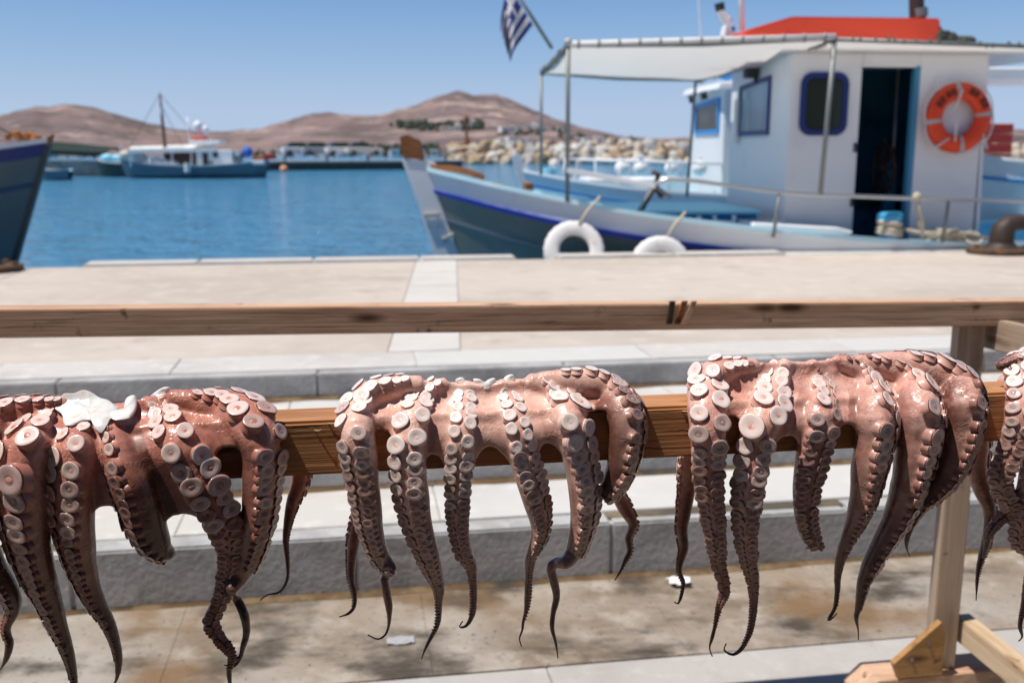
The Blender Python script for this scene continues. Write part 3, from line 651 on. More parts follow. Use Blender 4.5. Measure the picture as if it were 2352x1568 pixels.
def octopus(label, arms, webs, pal, core, conv, flaps, tips=()):
    cx = PL(*conv(*core), BP0 - BN * .03, BN)
    th = thing('octopus', label, 'octopus', cx, 'octopuses hung to dry on the front rail')
    rnd = random.Random(len(label))
    mb = MB()
    sk = []
    for ai, A in enumerate(arms):
        rr = [r * (1 + .05 * vnoise(A.L[i] * 60, ai * 3.3)) * min(1, .45 + 10 * (A.L[-1] - A.L[i]) / A.L[-1]) for i, r in enumerate(A.r)]
        rr = [r * 1.05 for r in rr]
        mb.tube(A.c[::2] + [A.c[-1]], rr[::2] + [rr[-1] * .6], 14)
        # web ridge along both edges of the suckered side
        l = A.sk[0] * A.L[-1]; row = 0; lend = A.sk[1] * A.L[-1]
        while l < lend and A.sk[1] > 0:
            i = A.at(l); r = A.r[i]; q = l / A.L[-1]
            kk = A.k * (.86 + .14 * smooth(q * 5)); sr = r * kk * rnd.uniform(.90, 1.10)
            for bq, bs in A.big:
                if abs(q - bq) < .55 * sr / A.L[-1]: sr *= bs
            t = (A.c[min(i + 3, A.n - 1)] - A.c[max(i - 3, 0)]).normalized(); v = A.vent[i]; bt = t.cross(v).normalized()
            az = (1 if row else -1) * R(rnd.uniform(31, 40)); dirn = (v * math.cos(az) + bt * math.sin(az)).normalized()
            nrm = (v * .70 + dirn * .48 + t * rnd.uniform(-.10, .10) + bt * rnd.uniform(-.08, .08)).normalized()
            p = A.c[i] + dirn * r * .96
            squash = 1.0 - .28 * smooth((q - .18) * 4)
            sk.append((p, nrm, t, sr, squash, q + rnd.uniform(-.05, .05)))
            l += max(.0016, (.93 - .10 * smooth(q * 2)) * sr * squash / A.dens); row = 1 - row
    for p, nrm, t, sr, sq, q in sk:
        if sr > .0021: mb.ball(p - nrm * sr * .34, sr * .98, 8)
    # webs: skin stretched between neighbouring arms
    for (ia, ib, ea, eb, sag) in webs:
        A, B = arms[ia], arms[ib]; nq = 13; ns = 20; top = []
        ea, eb = A.frac(ea), B.frac(eb)
        for qi in range(nq):
            f = qi / (nq - 1); col = []
            ext = (1 - sag * math.sin(math.pi * f) ** .9)
            for si in range(ns):
                g = si / (ns - 1) * ext
                pa = A.c[A.at(g * ea * A.L[-1])]; pb = B.c[B.at(g * eb * B.L[-1])]
                ia_, ib_ = A.at(g * ea * A.L[-1]), B.at(g * eb * B.L[-1])
                p = pa.lerp(pb, f) + A.vent[ia_].lerp(B.vent[ib_], f) * (.85 * (A.r[ia_] * (1 - f) + B.r[ib_] * f) * (1 - .9 * si / (ns - 1))) * math.sin(math.pi * f) ** .5 + (Vector((0, 0, -.004)) + QV * .002) * math.sin(math.pi * f)
                if p.z < ZB + .004:                        # keep the skin outside the timber
                    dv = (BV0 - .006) - p.dot(QV)
                    if dv < 0 and p.dot(QV) < BV0 + LB * .5: p = p + QV * dv
                col.append(p)
            top.append(col)
        front = []; back = []
        for i in range(nq):
            for j in range(ns):
                du = top[min(i + 1, nq - 1)][j] - top[max(i - 1, 0)][j]; ds = top[i][min(j + 1, ns - 1)] - top[i][max(j - 1, 0)]
                n = du.cross(ds); n = n.normalized() if n.length > 1e-9 else BN
                if n.dot(BN + Vector((0, 0, 1))) < 0: n = -n
                hth = .0042 + .0055 * (1 - math.sin(math.pi * i / (nq - 1))) ** 1.5 * (1 - .6 * j / (ns - 1))
                front.append(top[i][j] + n * hth); back.append(top[i][j] - n * hth)
        N_ = nq * ns; fs = []
        for i in range(nq - 1):
            for j in range(ns - 1):
                a = i * ns + j; fs += [(a, a + 1, a + ns + 1, a + ns), (N_ + a, N_ + a + ns, N_ + a + ns + 1, N_ + a + 1)]
        for j in range(ns - 1):
            fs += [(j, N_ + j, N_ + j + 1, j + 1)]; a = (nq - 1) * ns + j; fs += [(a, a + 1, N_ + a + 1, N_ + a)]
        for i in range(nq - 1):
            a = i * ns; fs += [(a, a + ns, N_ + a + ns, N_ + a)]; a = i * ns + ns - 1; fs += [(a, N_ + a, N_ + a + ns, a + ns)]
        mb.add(front + back, fs)
    # body over the rail and mantle hanging behind it
    xs = [a.c[0].dot(QU) for a in arms if a.c[0].z > ZB]; um, du = (min(xs) + max(xs)) / 2, max(.03, (max(xs) - min(xs)) / 2)
    zt = sum(a.c[0].z for a in arms if a.c[0].z > ZB) / max(1, len(xs))
    for k in range(9):
        f = k / 4. - 1
        a0 = min([a for a in arms if a.c[0].z > ZB], key=lambda a: abs(a.c[0].dot(QU) - (um + du * f)))
        mb.ball(Q(um + du * f * .95, BV0 + .040 + .012 * f * f, a0.c[0].z - .017), .017, 10, sz=(1.5, 1.2, .9))
        mb.ball(Q(um + du * f * .8, BV0 + LB + .006, ZB - .008), .018, 10, sz=(1.5, .9, 1.3))
    mb.ball(Q(um, BV0 + LB + .032, ZB - .030), .036, 14, sz=(1.2, .85, 1.0))
    tmp = bpy.data.objects.new('tmp', mb.mesh('tmp', [], cx, fixn=True)); COL.objects.link(tmp)
    md = tmp.modifiers.new('r', 'REMESH'); md.mode = 'VOXEL'; md.voxel_size = .0017; md.adaptivity = 0
    sm = tmp.modifiers.new('s', 'SMOOTH'); sm.factor = .5; sm.iterations = 24
    dg = bpy.context.evaluated_depsgraph_get(); me = bpy.data.meshes.new_from_object(tmp.evaluated_get(dg)); bpy.data.objects.remove(tmp)
    bm = bmesh.new(); bm.from_mesh(me)
    for ai, A in enumerate(arms):
        i0 = next((i for i in range(A.n) if A.r[i] < .0062 and A.L[i] > .5 * A.L[-1]), None)
        if i0 is None or A.n - i0 < 4: continue
        t_ = MB(); ii = list(range(i0, A.n))
        t_.tube([A.c[i] - cx for i in ii], [max(.0009, A.r[i] * (.93 + .10 * vnoise(A.L[i] * 190, ai * 2.1, 6)) * min(1, .5 + 9 * (A.L[-1] - A.L[i]) / A.L[-1], .80 + (A.L[i] - A.L[i0]) * 12)) for i in ii], 10)
        m2 = t_.mesh('tail', []); bm.from_mesh(m2); bpy.data.meshes.remove(m2)
    bm.to_mesh(me); bm.free()
    me.name = 'body'; nv = len(me.vertices); co = np.empty(nv * 3); me.vertices.foreach_get('co', co); co = co.reshape(-1, 3)
    C_ = np.array([[*(A.c[i] - cx)] for A in arms for i in range(0, A.n, 2)]); V_ = np.array([[*A.vent[i]] for A in arms for i in range(0, A.n, 2)])
    T_ = np.array([A.L[i] / A.L[-1] for A in arms for i in range(0, A.n, 2)]); Rr = np.array([A.r[i] for A in arms for i in range(0, A.n, 2)])
    kd = kdtree.KDTree(len(C_))
    for i, c in enumerate(C_): kd.insert(c, i)
    kd.balance(); idx = np.fromiter((kd.find(c)[1] for c in co), int, nv)
    d = co - C_[idx]; d /= np.maximum(1e-6, np.linalg.norm(d, axis=1))[:, None]
    dors = np.clip(.5 - .85 * np.sum(d * V_[idx], axis=1), 0, 1) * np.clip(T_[idx] * 3.2 - .25, 0, 1)
    tone = np.clip((T_[idx] - pal['t0']) / (pal['t1'] - pal['t0']), 0, 1)
    tone = np.maximum(tone, np.clip((.0058 - Rr[idx]) / .0035, 0, 1) * .9)
    ca = np.zeros((nv, 4), np.float32); ca[:, 0] = tone; ca[:, 1] = dors; ca[:, 3] = 1
    at = me.color_attributes.new('tone', 'FLOAT_COLOR', 'POINT'); at.data.foreach_set('color', ca.ravel())
    me.materials.clear(); me.materials.append(pal['skin']); me.polygons.foreach_set('use_smooth', [True] * len(me.polygons)); me.update()
    link('body', me, th)
    # suckers
    sk.sort(key=lambda s_: -s_[3]); small = MB(); vars_ = pal['suckers']; cnt = 0
    for p, nrm, t, sr, sq, q in sk:
        y = nrm.cross(t).normalized(); x = y.cross(nrm).normalized()
        Mx = Matrix((x * sr * sq, y * sr, nrm * sr * .72)).transposed().to_4x4(); Mx.translation = p + nrm * sr * .22 - cx
        if sr > .0019 and cnt < 300:
            o = link('sucker', vars_[min(2, max(0, int((q - .12) * 7)))][cnt % 4], th); o.matrix_local = Mx; cnt += 1
        elif sr > .0007:
            vv = [Mx @ Vector((r * math.cos(a), r * math.sin(a), z)) for r, z in ((.9, -.3), (1, .2), (.75, .38), (.3, .3)) for a in [k * math.pi / 4 for k in range(8)]]
            small.add([q + cx for q in vv], [(i * 8 + k, i * 8 + (k + 1) % 8, i * 8 + 8 + (k + 1) % 8, i * 8 + 8 + k) for i in range(3) for k in range(8)] + [tuple(range(24, 32))])
    if small.v: small.build('tip_suckers', pal['small'], th, kind='stuff', smooth=True, fixn=False)
    # white flesh around the mouth
    for fl in flaps:
        pts = [conv(*q[:2]) for q in fl['poly']]; cxp = sum(p[0] for p in pts) / len(pts); cyp = sum(p[1] for p in pts) / len(pts)
        rings = []; nr = 7; npt = 44
        pr = [np.array(p) for p in pts]; dense = catmull([pr[-1]] + pr + [pr[0]], 9e9)[2:-2] if False else None
        seg = []
        for i in range(len(pr)):
            a, b_, c_, d_ = pr[i - 1], pr[i], pr[(i + 1) % len(pr)], pr[(i + 2) % len(pr)]
            for k in range(4):
                u = k / 4; seg.append(.5 * ((2 * b_) + (-a + c_) * u + (2 * a - 5 * b_ + 4 * c_ - d_) * u * u + (-a + 3 * b_ - 3 * c_ + d_) * u ** 3))
        n = len(seg); allr = []
        for r_ in range(nr):
            f = 1 - r_ / (nr - .4); row = []
            for sgm in seg:
                X = cxp + (sgm[0] - cxp) * f; Y = cyp + (sgm[1] - cyp) * f; e = edge_y(X) - Y
                d = (1 - smooth((e + 10) / 95.)) * .016 + smooth((e + 10) / 95.) * (-.034) + fl.get('off', .006) + .0024 * vnoise(X * .03, Y * .05, 4) + .0035 * math.sqrt(1 - f * f)
                row.append(PL(X, Y, BP0 + BN * d, BN))
            allr.append(row)
        mbf = MB(); vs = [p for row in allr for p in row]; fs = [(r_ * n + k, r_ * n + (k + 1) % n, (r_ + 1) * n + (k + 1) % n, (r_ + 1) * n + k) for r_ in range(nr - 1) for k in range(n)] + [tuple((nr - 1) * n + k for k in range(n))]
        bk = [p - BN * fl.get('th', .006) - Vector((0, 0, .002)) for p in allr[0]]; b0 = len(vs)
        vs += bk; fs += [(b0 + k, b0 + (k + 1) % n, (k + 1) % n, k) for k in range(n)] + [tuple(b0 + k for k in range(n))[::-1]]
        mbf.add(vs, fs); mbf.build('mouth_flesh', flesh, th, smooth=60)
    return th

def palette(nm, pale, mid, dark, tipc, disc, t0=.45, t1=.95):
    def grade(k):                                          # lower suckers are smaller; browner colour is mostly painted shade, partly drying
        f = k / 2.; mx = lambda a, b_: tuple(x + (y - x) * f for x, y in zip(a, b_)); sfx = ('', '_mid', '_low')[k]
        dc = mx(disc, tuple(.36 * a + .17 * b_ for a, b_ in zip(mid, disc)))
        side = wet(nm + '_sucker_side' + sfx, mx(tuple(.6 * a + .4 * b_ for a, b_ in zip(pale, mid)), tuple(.55 * a for a in mid)), .35, .12); rim = wet(nm + '_sucker_rim' + sfx, tuple(.40 * a for a in dark), .3, 0)
        ds = wet(nm + '_sucker_disc' + sfx, dc, .26, .15, [(400, 3, tuple(.78 * a for a in dc), .5, .75), (25, 3, mx(dc, side.node_tree.nodes['Principled BSDF'].inputs[0].default_value[:3]), .45, .7)])
        cup = wet(nm + '_sucker_cup' + sfx, tuple(.55 * a for a in dc) if k else tuple(.5 * a + .5 * b_ for a, b_ in zip(dc, pale)), .3, .1)
        return [sucker_mesh(side, rim, ds, cup, q) for q in range(4)]
    return dict(skin=skin_mat(nm + '_skin', pale, mid, dark, tipc), suckers=[grade(0), grade(1), grade(2)], small=wet(nm + '_tip_suckers', tuple(.45 * a for a in mid), .4, 0), t0=t0, t1=t1)
pal1 = palette('red_octopus', (.60, .265, .195), (.40, .14, .098), (.095, .030, .020), (.066, .024, .015), (.76, .58, .53), .26, .78)
pal2 = palette('pale_octopus', (.84, .56, .47), (.68, .36, .28), (.24, .09, .065), (.088, .034, .022), (.84, .71, .67), .32, .84)
pal3 = palette('pink_octopus', (.79, .48, .40), (.60, .28, .22), (.18, .062, .046), (.078, .030, .019), (.83, .68, .64), .30, .82)

# --- left octopus
B_ = dict(behind=True)
a1 = [
 Arm(C1, [(330, 262, 70), (230, 280, 100), (100, 300, 140), (-20, 340, 175), (-95, 430, 190), (-125, 560, 180), (-120, 740, 155), (-85, 890, 130), (-25, 1030, 110), (45, 1150, 92), (62, 1225, 66), (28, 1310, 42), (44, 1385, 40), (30, 1450, 33), (2, 1505, 14)], -30, -50),
 Arm(C1, [(335, 275, 60), (255, 310, 90), (190, 385, 150), (135, 480, 205), (112, 590, 225), (118, 700, 215), (130, 820, 195), (150, 940, 170), (184, 1060, 142), (228, 1180, 112), (266, 1290, 84), (310, 1400, 62), (338, 1500, 44), (350, 1600, 32), (352, 1700, 18)], -28, -48, big=((.24, 1.15),)),
 Arm(C1, [(410, 300, 50), (392, 380, 105), (362, 470, 165), (350, 560, 185), (346, 680, 185), (350, 800, 172), (362, 900, 152), (380, 1000, 130), (410, 1100, 108), (455, 1200, 86), (508, 1290, 64), (540, 1380, 48), (555, 1460, 38), (548, 1540, 24), (528, 1582, 10)], -18, -52, k=.52),
 Arm(C1, [(520, 305, 50), (535, 400, 100), (568, 510, 160), (618, 620, 205), (655, 720, 195), (682, 815, 185), (718, 905, 155), (765, 955, 112), (802, 962, 84), (824, 966, 44)], -45, -62, sk=(.03, .93), k=.45),
 Arm(C1, [(660, 245, 60), (760, 320, 120), (835, 440, 165), (900, 550, 180), (968, 665, 178), (1030, 780, 160), (1066, 890, 125), (1068, 1000, 96), (1052, 1080, 84), (1036, 1160, 76), (1008, 1225, 68), (986, 1280, 72), (1012, 1340, 62), (1060, 1395, 54), (1084, 1435, 40), (1072, 1505, 28), (1076, 1570, 20), (1082, 1640, 9)], 15, 12, big=((.32, 1.18),)),
 Arm(C1, [(790, 228, 70), (930, 262, 130), (1060, 290, 180), (1158, 350, 200), (1210, 430, 190), (1222, 540, 168), (1214, 660, 158), (1204, 780, 146), (1188, 890, 128), (1160, 990, 108), (1114, 1080, 88), (1082, 1130, 60, .018), (1100, 1160, 46, -.01), (1140, 1240, 46), (1154, 1330, 36), (1136, 1400, 28), (1124, 1450, 20), (1096, 1490, 12), (1050, 1482, 5)], 40, 62, k=.51, sk=(.05, .62)),
 Arm(C1, [(1330, 470, 60), (1400, 560, 90), (1398, 640, 76), (1372, 710, 62), (1350, 800, 44), (1336, 900, 30), (1345, 1000, 20), (1344, 1080, 15), (1310, 1140, 13), (1250, 1155, 8), (1218, 1180, 5)], 60, 70, **B_),
 Arm(C1, [(30, 600, 90), (10, 760, 66), (25, 900, 40), (62, 975, 30), (100, 1060, 22), (95, 1110, 17), (74, 1132, 9)], -60, -60, **B_)]
octopus('reddish octopus at the left with large white flesh patch and one blunt arm', a1,
 [(0, 1, 740, 780, .22), (1, 2, 870, 850, .26), (2, 3, 850, 800, .20), (3, 4, 900, 890, .22), (4, 5, 720, 650, .36)], pal1, (560, 300), C1,
 [dict(poly=[(254, 278), (276, 240), (300, 214), (345, 212), (388, 197), (428, 208), (465, 232), (510, 246), (548, 284), (540, 312), (514, 334), (500, 360), (474, 396), (446, 384), (432, 346), (400, 338), (340, 362), (300, 354), (290, 312)], off=.006, th=.004),
  dict(poly=[(515, 300), (548, 296), (576, 292), (586, 245), (604, 226), (630, 222), (640, 250), (632, 290), (604, 326), (560, 336), (524, 332)], off=.009, th=.004),
  dict(poly=[(688, 246), (715, 215), (760, 186), (790, 188), (782, 225), (755, 248), (720, 252)], off=-.004, th=.010)])
# --- middle octopus
a2 = [
 Arm(C2, [(500, 172, 80), (400, 180, 100), (275, 215, 130), (205, 290, 150), (195, 390, 155), (212, 500, 150), (226, 600, 136), (240, 700, 124), (256, 820, 108), (285, 930, 92), (318, 1000, 80), (350, 1040, 66, .012), (345, 1052, 52, -.006), (318, 1075, 42), (326, 1130, 42), (341, 1210, 36), (341, 1290, 16), (325, 1340, 13), (290, 1362, 11), (242, 1342, 7)], -20, -42, sk=(.04, .70)),
 Arm(C2, [(235, 500, 90), (222, 640, 74), (205, 755, 58), (182, 880, 60), (168, 980, 46), (165, 1080, 32), (180, 1150, 26), (178, 1210, 20), (150, 1243, 14), (108, 1258, 9)], -50, -40, **B_),
 Arm(C2, [(610, 165, 60), (545, 195, 90), (496, 260, 120), (455, 340, 138), (436, 450, 148), (440, 560, 152), (452, 680, 146), (474, 800, 126), (505, 900, 108), (535, 990, 92), (560, 1060, 70), (579, 1130, 50), (576, 1200, 32), (570, 1290, 26), (540, 1350, 20), (510, 1410, 16), (494, 1455, 8)], -10, -38, big=((.255, 1.32),)),
 Arm(C2, [(722, 160, 50), (702, 220, 90), (688, 300, 108), (678, 400, 114), (672, 520, 120), (670, 640, 114), (668, 760, 100), (676, 870, 84), (696, 960, 72), (724, 1010, 54), (736, 1080, 38), (739, 1160, 34), (735, 1230, 30), (715, 1285, 22), (690, 1306, 14), (671, 1303, 10), (686, 1278, 6)], 0, -28),
 Arm(C2, [(858, 155, 50), (890, 230, 92), (918, 310, 108), (936, 400, 118), (962, 500, 122), (990, 600, 122), (1020, 700, 112), (1043, 790, 94), (1046, 860, 78), (1024, 930, 62), (1000, 990, 46), (994, 1060, 34), (990, 1150, 32), (985, 1220, 24), (970, 1280, 16), (965, 1320, 11), (952, 1360, 10), (962, 1396, 5)], 8, 38, big=()),
 Arm(C2, [(990, 150, 70), (1080, 190, 110), (1142, 260, 140), (1180, 340, 152), (1206, 430, 150), (1230, 540, 142), (1248, 650, 134), (1250, 760, 120), (1236, 860, 104), (1204, 960, 84), (1166, 1008, 64, .016), (1130, 1002, 54, .0), (1098, 1018, 46), (1110, 1080, 45), (1126, 1160, 36), (1110, 1240, 28), (1105, 1310, 22), (1122, 1380, 16), (1132, 1450, 8)], 18, 44, sk=(.03, .60), big=((.18, 1.28),)),
 Arm(C2, [(1040, 150, 70), (1160, 154, 105), (1280, 168, 138), (1376, 216, 156), (1434, 290, 164), (1450, 370, 158), (1444, 460, 150), (1425, 560, 138), (1395, 630, 118), (1362, 685, 92), (1345, 712, 46)], 42, 52, sk=(.10, .97), k=.51),
 Arm(C2, [(1400, 560, 70), (1412, 680, 62), (1450, 760, 62), (1484, 830, 44), (1460, 890, 34), (1468, 950, 28), (1444, 1000, 22), (1424, 1045, 14), (1398, 1087, 7)], 40, 60, **B_)]
octopus('palest octopus, hung in the middle of the rail with a curled foot at its right', a2,
 [(0, 2, 580, 620, .40), (2, 3, 680, 700, .36), (3, 4, 700, 690, .46), (4, 5, 680, 690, .44), (5, 6, 470, 440, .40)], pal2, (800, 180), C2,
 [dict(poly=[(738, 150), (765, 146), (788, 164), (808, 150), (838, 142), (836, 175), (808, 196), (776, 194)], off=.002, th=.010), dict(poly=[(655, 150), (685, 138), (700, 160), (672, 172)], off=-.004, th=.01), dict(poly=[(880, 160), (890, 135), (920, 124), (930, 145), (915, 168)], off=-.004, th=.010)])
# --- right octopus
a3 = [
 Arm(C3, [(420, 150, 60), (310, 166, 90), (228, 190, 132), (190, 250, 152), (190, 330, 165), (198, 430, 160), (196, 540, 142), (200, 650, 126), (210, 760, 110), (224, 860, 94), (236, 960, 82), (246, 1040, 64), (265, 1100, 56), (270, 1160, 48), (246, 1230, 30), (230, 1310, 20), (215, 1370, 16), (205, 1410, 12), (217, 1447, 6)], -10, -22),
 Arm(C3, [(130, 430, 90), (108, 560, 80), (106, 680, 78), (92, 790, 68), (80, 880, 54), (90, 960, 45), (76, 1020, 34), (70, 1070, 25), (88, 1120, 20), (80, 1170, 17), (65, 1212, 12), (48, 1205, 7)], -60, -50, **B_),
 Arm(C3, [(560, 128, 60), (516, 195, 110), (476, 290, 145), (442, 400, 156), (412, 500, 150), (392, 610, 142), (376, 720, 130), (370, 830, 112), (376, 930, 94), (386, 1020, 74), (400, 1100, 55), (405, 1180, 40), (400, 1260, 34), (385, 1340, 28), (350, 1410, 20), (310, 1440, 15), (270, 1420, 12), (280, 1390, 6)], -15, -36, big=((.235, 1.3),)),
 Arm(C3, [(655, 130, 44), (685, 205, 84), (700, 290, 120), (692, 380, 140), (676, 470, 140), (654, 560, 132), (640, 650, 118), (630, 740, 104), (632, 820, 92), (646, 890, 82), (668, 935, 70), (690, 955, 46), (660, 962, 40), (632, 965, 28)], 14, -8, sk=(.03, .95), k=.51),
 Arm(C3, [(760, 125, 50), (828, 150, 84), (880, 195, 115), (926, 275, 150), (944, 370, 168), (940, 470, 164), (922, 570, 150), (904, 670, 134), (884, 770, 110), (856, 850, 84), (820, 930, 64), (790, 1010, 45), (776, 1090, 30), (774, 1160, 24), (765, 1230, 20), (736, 1285, 16), (756, 1275, 10), (775, 1255, 5)], 28, 46, k=.51),
 Arm(C3, [(850, 132, 60), (960, 152, 100), (1052, 196, 136), (1112, 268, 170), (1142, 360, 186), (1138, 460, 178), (1120, 560, 168), (1100, 660, 154), (1068, 760, 134), (1030, 850, 118), (980, 940, 98), (932, 1030, 82), (896, 1110, 60), (880, 1180, 44), (868, 1240, 30), (860, 1275, 22), (869, 1330, 10), (870, 1373, 5)], 32, 54, k=.52, big=((.235, 1.25),)),
 Arm(C3, [(940, 128, 70), (1060, 148, 118), (1196, 182, 160), (1298, 240, 182), (1340, 320, 176), (1336, 420, 160), (1305, 540, 150), (1262, 640, 128), (1200, 720, 98), (1150, 770, 70), (1112, 840, 45), (1090, 910, 28), (1085, 960, 16), (1100, 1002, 6)], 36, 50, k=.52, sk=(.1, .86)),
 Arm(C3, [(1380, 380, 100), (1398, 490, 98), (1396, 600, 88), (1420, 700, 74), (1455, 790, 54), (1450, 880, 42), (1435, 960, 40), (1415, 1020, 28), (1402, 1090, 18), (1398, 1160, 10), (1396, 1198, 5)], 60, 60, **B_)]
octopus('rosy octopus right of the middle, with six long arms in front and a stub tip', a3,
 [(0, 2, 570, 620, .40), (2, 3, 660, 620, .36), (3, 4, 620, 660, .42), (4, 5, 660, 620, .40), (5, 6, 520, 460, .30)], pal3, (640, 150), C3,
 [dict(poly=[(572, 140), (600, 146), (630, 150), (655, 134), (652, 150), (630, 168), (596, 164)], off=.002, th=.010), dict(poly=[(712, 158), (745, 120), (768, 128), (760, 175), (745, 192), (728, 182)], off=.001, th=.010), dict(poly=[(780, 120), (815, 108), (848, 118), (835, 136), (800, 136)], off=-.006, th=.010)])
# --- octopus cut by the right edge
a4 = [
 Arm(C3, [(1750, 130, 90), (1680, 130, 120), (1610, 165, 130), (1588, 260, 120), (1588, 370, 118), (1570, 470, 112), (1535, 560, 104), (1502, 640, 96), (1512, 700, 86), (1545, 755, 82), (1540, 800, 62), (1490, 850, 50), (1455, 895, 40), (1440, 960, 26), (1425, 1010, 12)], -25, -35),
 Arm(C3, [(1640, 115, 60), (1580, 130, 66), (1520, 150, 50), (1484, 162, 30)], -20, -30, k=.52),
 Arm(C3, [(1820, 140, 70), (1760, 240, 130), (1720, 380, 150), (1690, 520, 145), (1660, 660, 130), (1630, 780, 120), (1600, 870, 100), (1590, 930, 76), (1640, 970, 60), (1640, 1060, 44), (1622, 1160, 34), (1606, 1240, 26), (1592, 1310, 22), (1602, 1360, 14), (1585, 1380, 8)], -15, -40),
 Arm(C3, [(1900, 140, 70), (1880, 260, 130), (1870, 420, 145), (1860, 600, 130), (1850, 780, 105), (1850, 960, 75), (1830, 1120, 45), (1840, 1260, 25), (1830, 1380, 10)], 0, 10),
 Arm(C3, [(1980, 130, 80), (2080, 240, 150), (2120, 400, 150), (2110, 580, 130), (2060, 760, 100), (2020, 920, 70), (2010, 1080, 40), (2000, 1240, 18)], 25, 40)]
octopus('octopus at the right edge, mostly cut off by the frame, one arm bent back', a4,
 [(0, 2, 330, 420, .2), (2, 3, 480, 480, .2), (3, 4, 480, 440, .2)], pal3, (1850, 150), C3, [dict(poly=[(1840, 130), (1870, 120), (1900, 125), (1890, 160), (1855, 165)], off=.0, th=.010)])
# ------------------------------------------------------------------ boats
def frame(O, ang, flip=1):
    O = Vector(O); a = R(ang); S_ = Vector((math.cos(a), math.sin(a), 0)) * flip; T_ = Vector((-math.sin(a), math.cos(a), 0))
    f = lambda s, t, z: Vector((O.x, O.y, 0)) + S_ * s + T_ * t + Vector((0, 0, z))
    f.S, f.T, f.O = S_, T_, O
    return f
def resample(st, n):
    k = np.linspace(0, len(st) - 1, n); pts = [np.array(x, float) for x in st]
    P_ = [2 * pts[0] - pts[1]] + pts + [2 * pts[-1] - pts[-2]]; out = []
    for q in k:
        i = min(int(q), len(st) - 2); t = q - i; a, b_, c, d = P_[i:i + 4]
        out.append(.5 * ((2 * b_) + (-a + c) * t + (2 * a - 5 * b_ + 4 * c - d) * t * t + (-a + 3 * b_ - 3 * c + d) * t ** 3))
    return out
def hullpt(fr, st, d, side, rake, zk, out=0):
    s, b_, zs = st[0], max(.01, st[1]), st[2]; s0, s1 = rake[1], rake[2]; H = zs - zk; q = max(0, min(1, d / H))
    bowk = max(0, 1 - (s - s0) / 1.6); sternk = max(0, 1 - (s1 - s) / 1.6)
    p = 1.9 - .8 * bowk
    hb = max(.012, b_ * (1 - .93 * q ** p)) + out
    return fr(s + rake[0] * d * bowk - rake[3] * d * sternk, side * hb, zs - d)
def hull(fr, st0, zk, bands, rake, th, n=44, cap=None, capm=None, inner=None, deck=None, zdeck=None):
    st = resample(st0, n); rake = (rake[0], st0[0][0], st0[-1][0], rake[1])
    for name, d0, d1, m, out in bands:
        mb = MB(); nr = 10 if d1 is None else 2
        for side in (-1, 1):
            rows = []
            for j in range(nr + 1):
                rows.append([hullpt(fr, s, d0 + ((s[2] - zk if d1 is None else d1) - d0) * j / nr, side, rake, zk, out) for s in st])
            if out:                                        # closed strip standing proud of the planking
                rows = [[hullpt(fr, s, d0, side, rake, zk, 0) for s in st]] + rows + [[hullpt(fr, s, d1, side, rake, zk, 0) for s in st]]
            mb.grid(rows)
        mb.build(name, m, th, smooth=40 if out else True, fixn=False)
    if capm:
        mb = MB()
        for side in (-1, 1):
            rows = []
            for ds, dz in ((.035, -.012), (.035, .035), (-.11, .035), (-.11, -.012), (.035, -.012)):
                rows.append([fr(s[0], side * max(.02, s[1] + ds), s[2] + dz) for s in st])
            mb.grid(rows)
        mb.build('gunwale', capm, th, smooth=40, fixn=True)
    if inner:
        mb = MB()
        for side in (-1, 1): mb.grid([[hullpt(fr, s, (s[2] - zdeck(s) + .02) * j / 4, side, rake, zk, -min(.06, s[1] * .5)) for s in st] for j in range(5)])
        mb.build('bulwark_inside', inner, th, fixn=False)
    if deck:
        MB().grid([[hullpt(fr, s, s[2] - zdeck(s), -1, rake, zk, -min(.05, s[1] * .5)).lerp(hullpt(fr, s, s[2] - zdeck(s), 1, rake, zk, -min(.05, s[1] * .5)), t) for s in st] for t in (0, .25, .5, .75, 1)]).build('deck', deck, th, fixn=False)
    return st
def pp(fr, t):                                             # plane along a boat at offset t
    return lambda x, y: PL(x, y, fr(0, t, 0), fr.T)

canvas = bpy.data.materials.new('awning_canvas'); canvas.use_nodes = True
t = canvas.node_tree; b = t.nodes['Principled BSDF']; b.inputs['Base Color'].default_value = (.74, .73, .71, 1); b.inputs['Roughness'].default_value = .9
tr = t.nodes.new('ShaderNodeBsdfTranslucent'); tr.inputs[0].default_value = (.74, .72, .69, 1); ms = t.nodes.new('ShaderNodeMixShader'); ms.inputs[0].default_value = .42
t.links.new(b.outputs[0], ms.inputs[1]); t.links.new(tr.outputs[0], ms.inputs[2]); t.links.new(ms.outputs[0], t.nodes['Material Output'].inputs[0])
def cloth(c00, c10, c11, c01, n, m, sag, name, mt, th, seed=0):
    rows = []
    for j in range(m + 1):
        v = j / m; rows.append([c00.lerp(c10, i / n).lerp(c01.lerp(c11, i / n), v) - Vector((0, 0, sag * math.sin(math.pi * v) * (1 + .3 * math.sin(math.pi * i / n)) + .006 * vnoise(i * .9, j * .9, seed))) for i in range(n + 1)])
    top = [p for r in rows for p in r]; N_ = len(top); w_ = n + 1
    fs = [(j * w_ + i, j * w_ + i + 1, (j + 1) * w_ + i + 1, (j + 1) * w_ + i) for j in range(m) for i in range(n)]
    return MB().add(top, fs).build(name, mt, th, smooth=True)

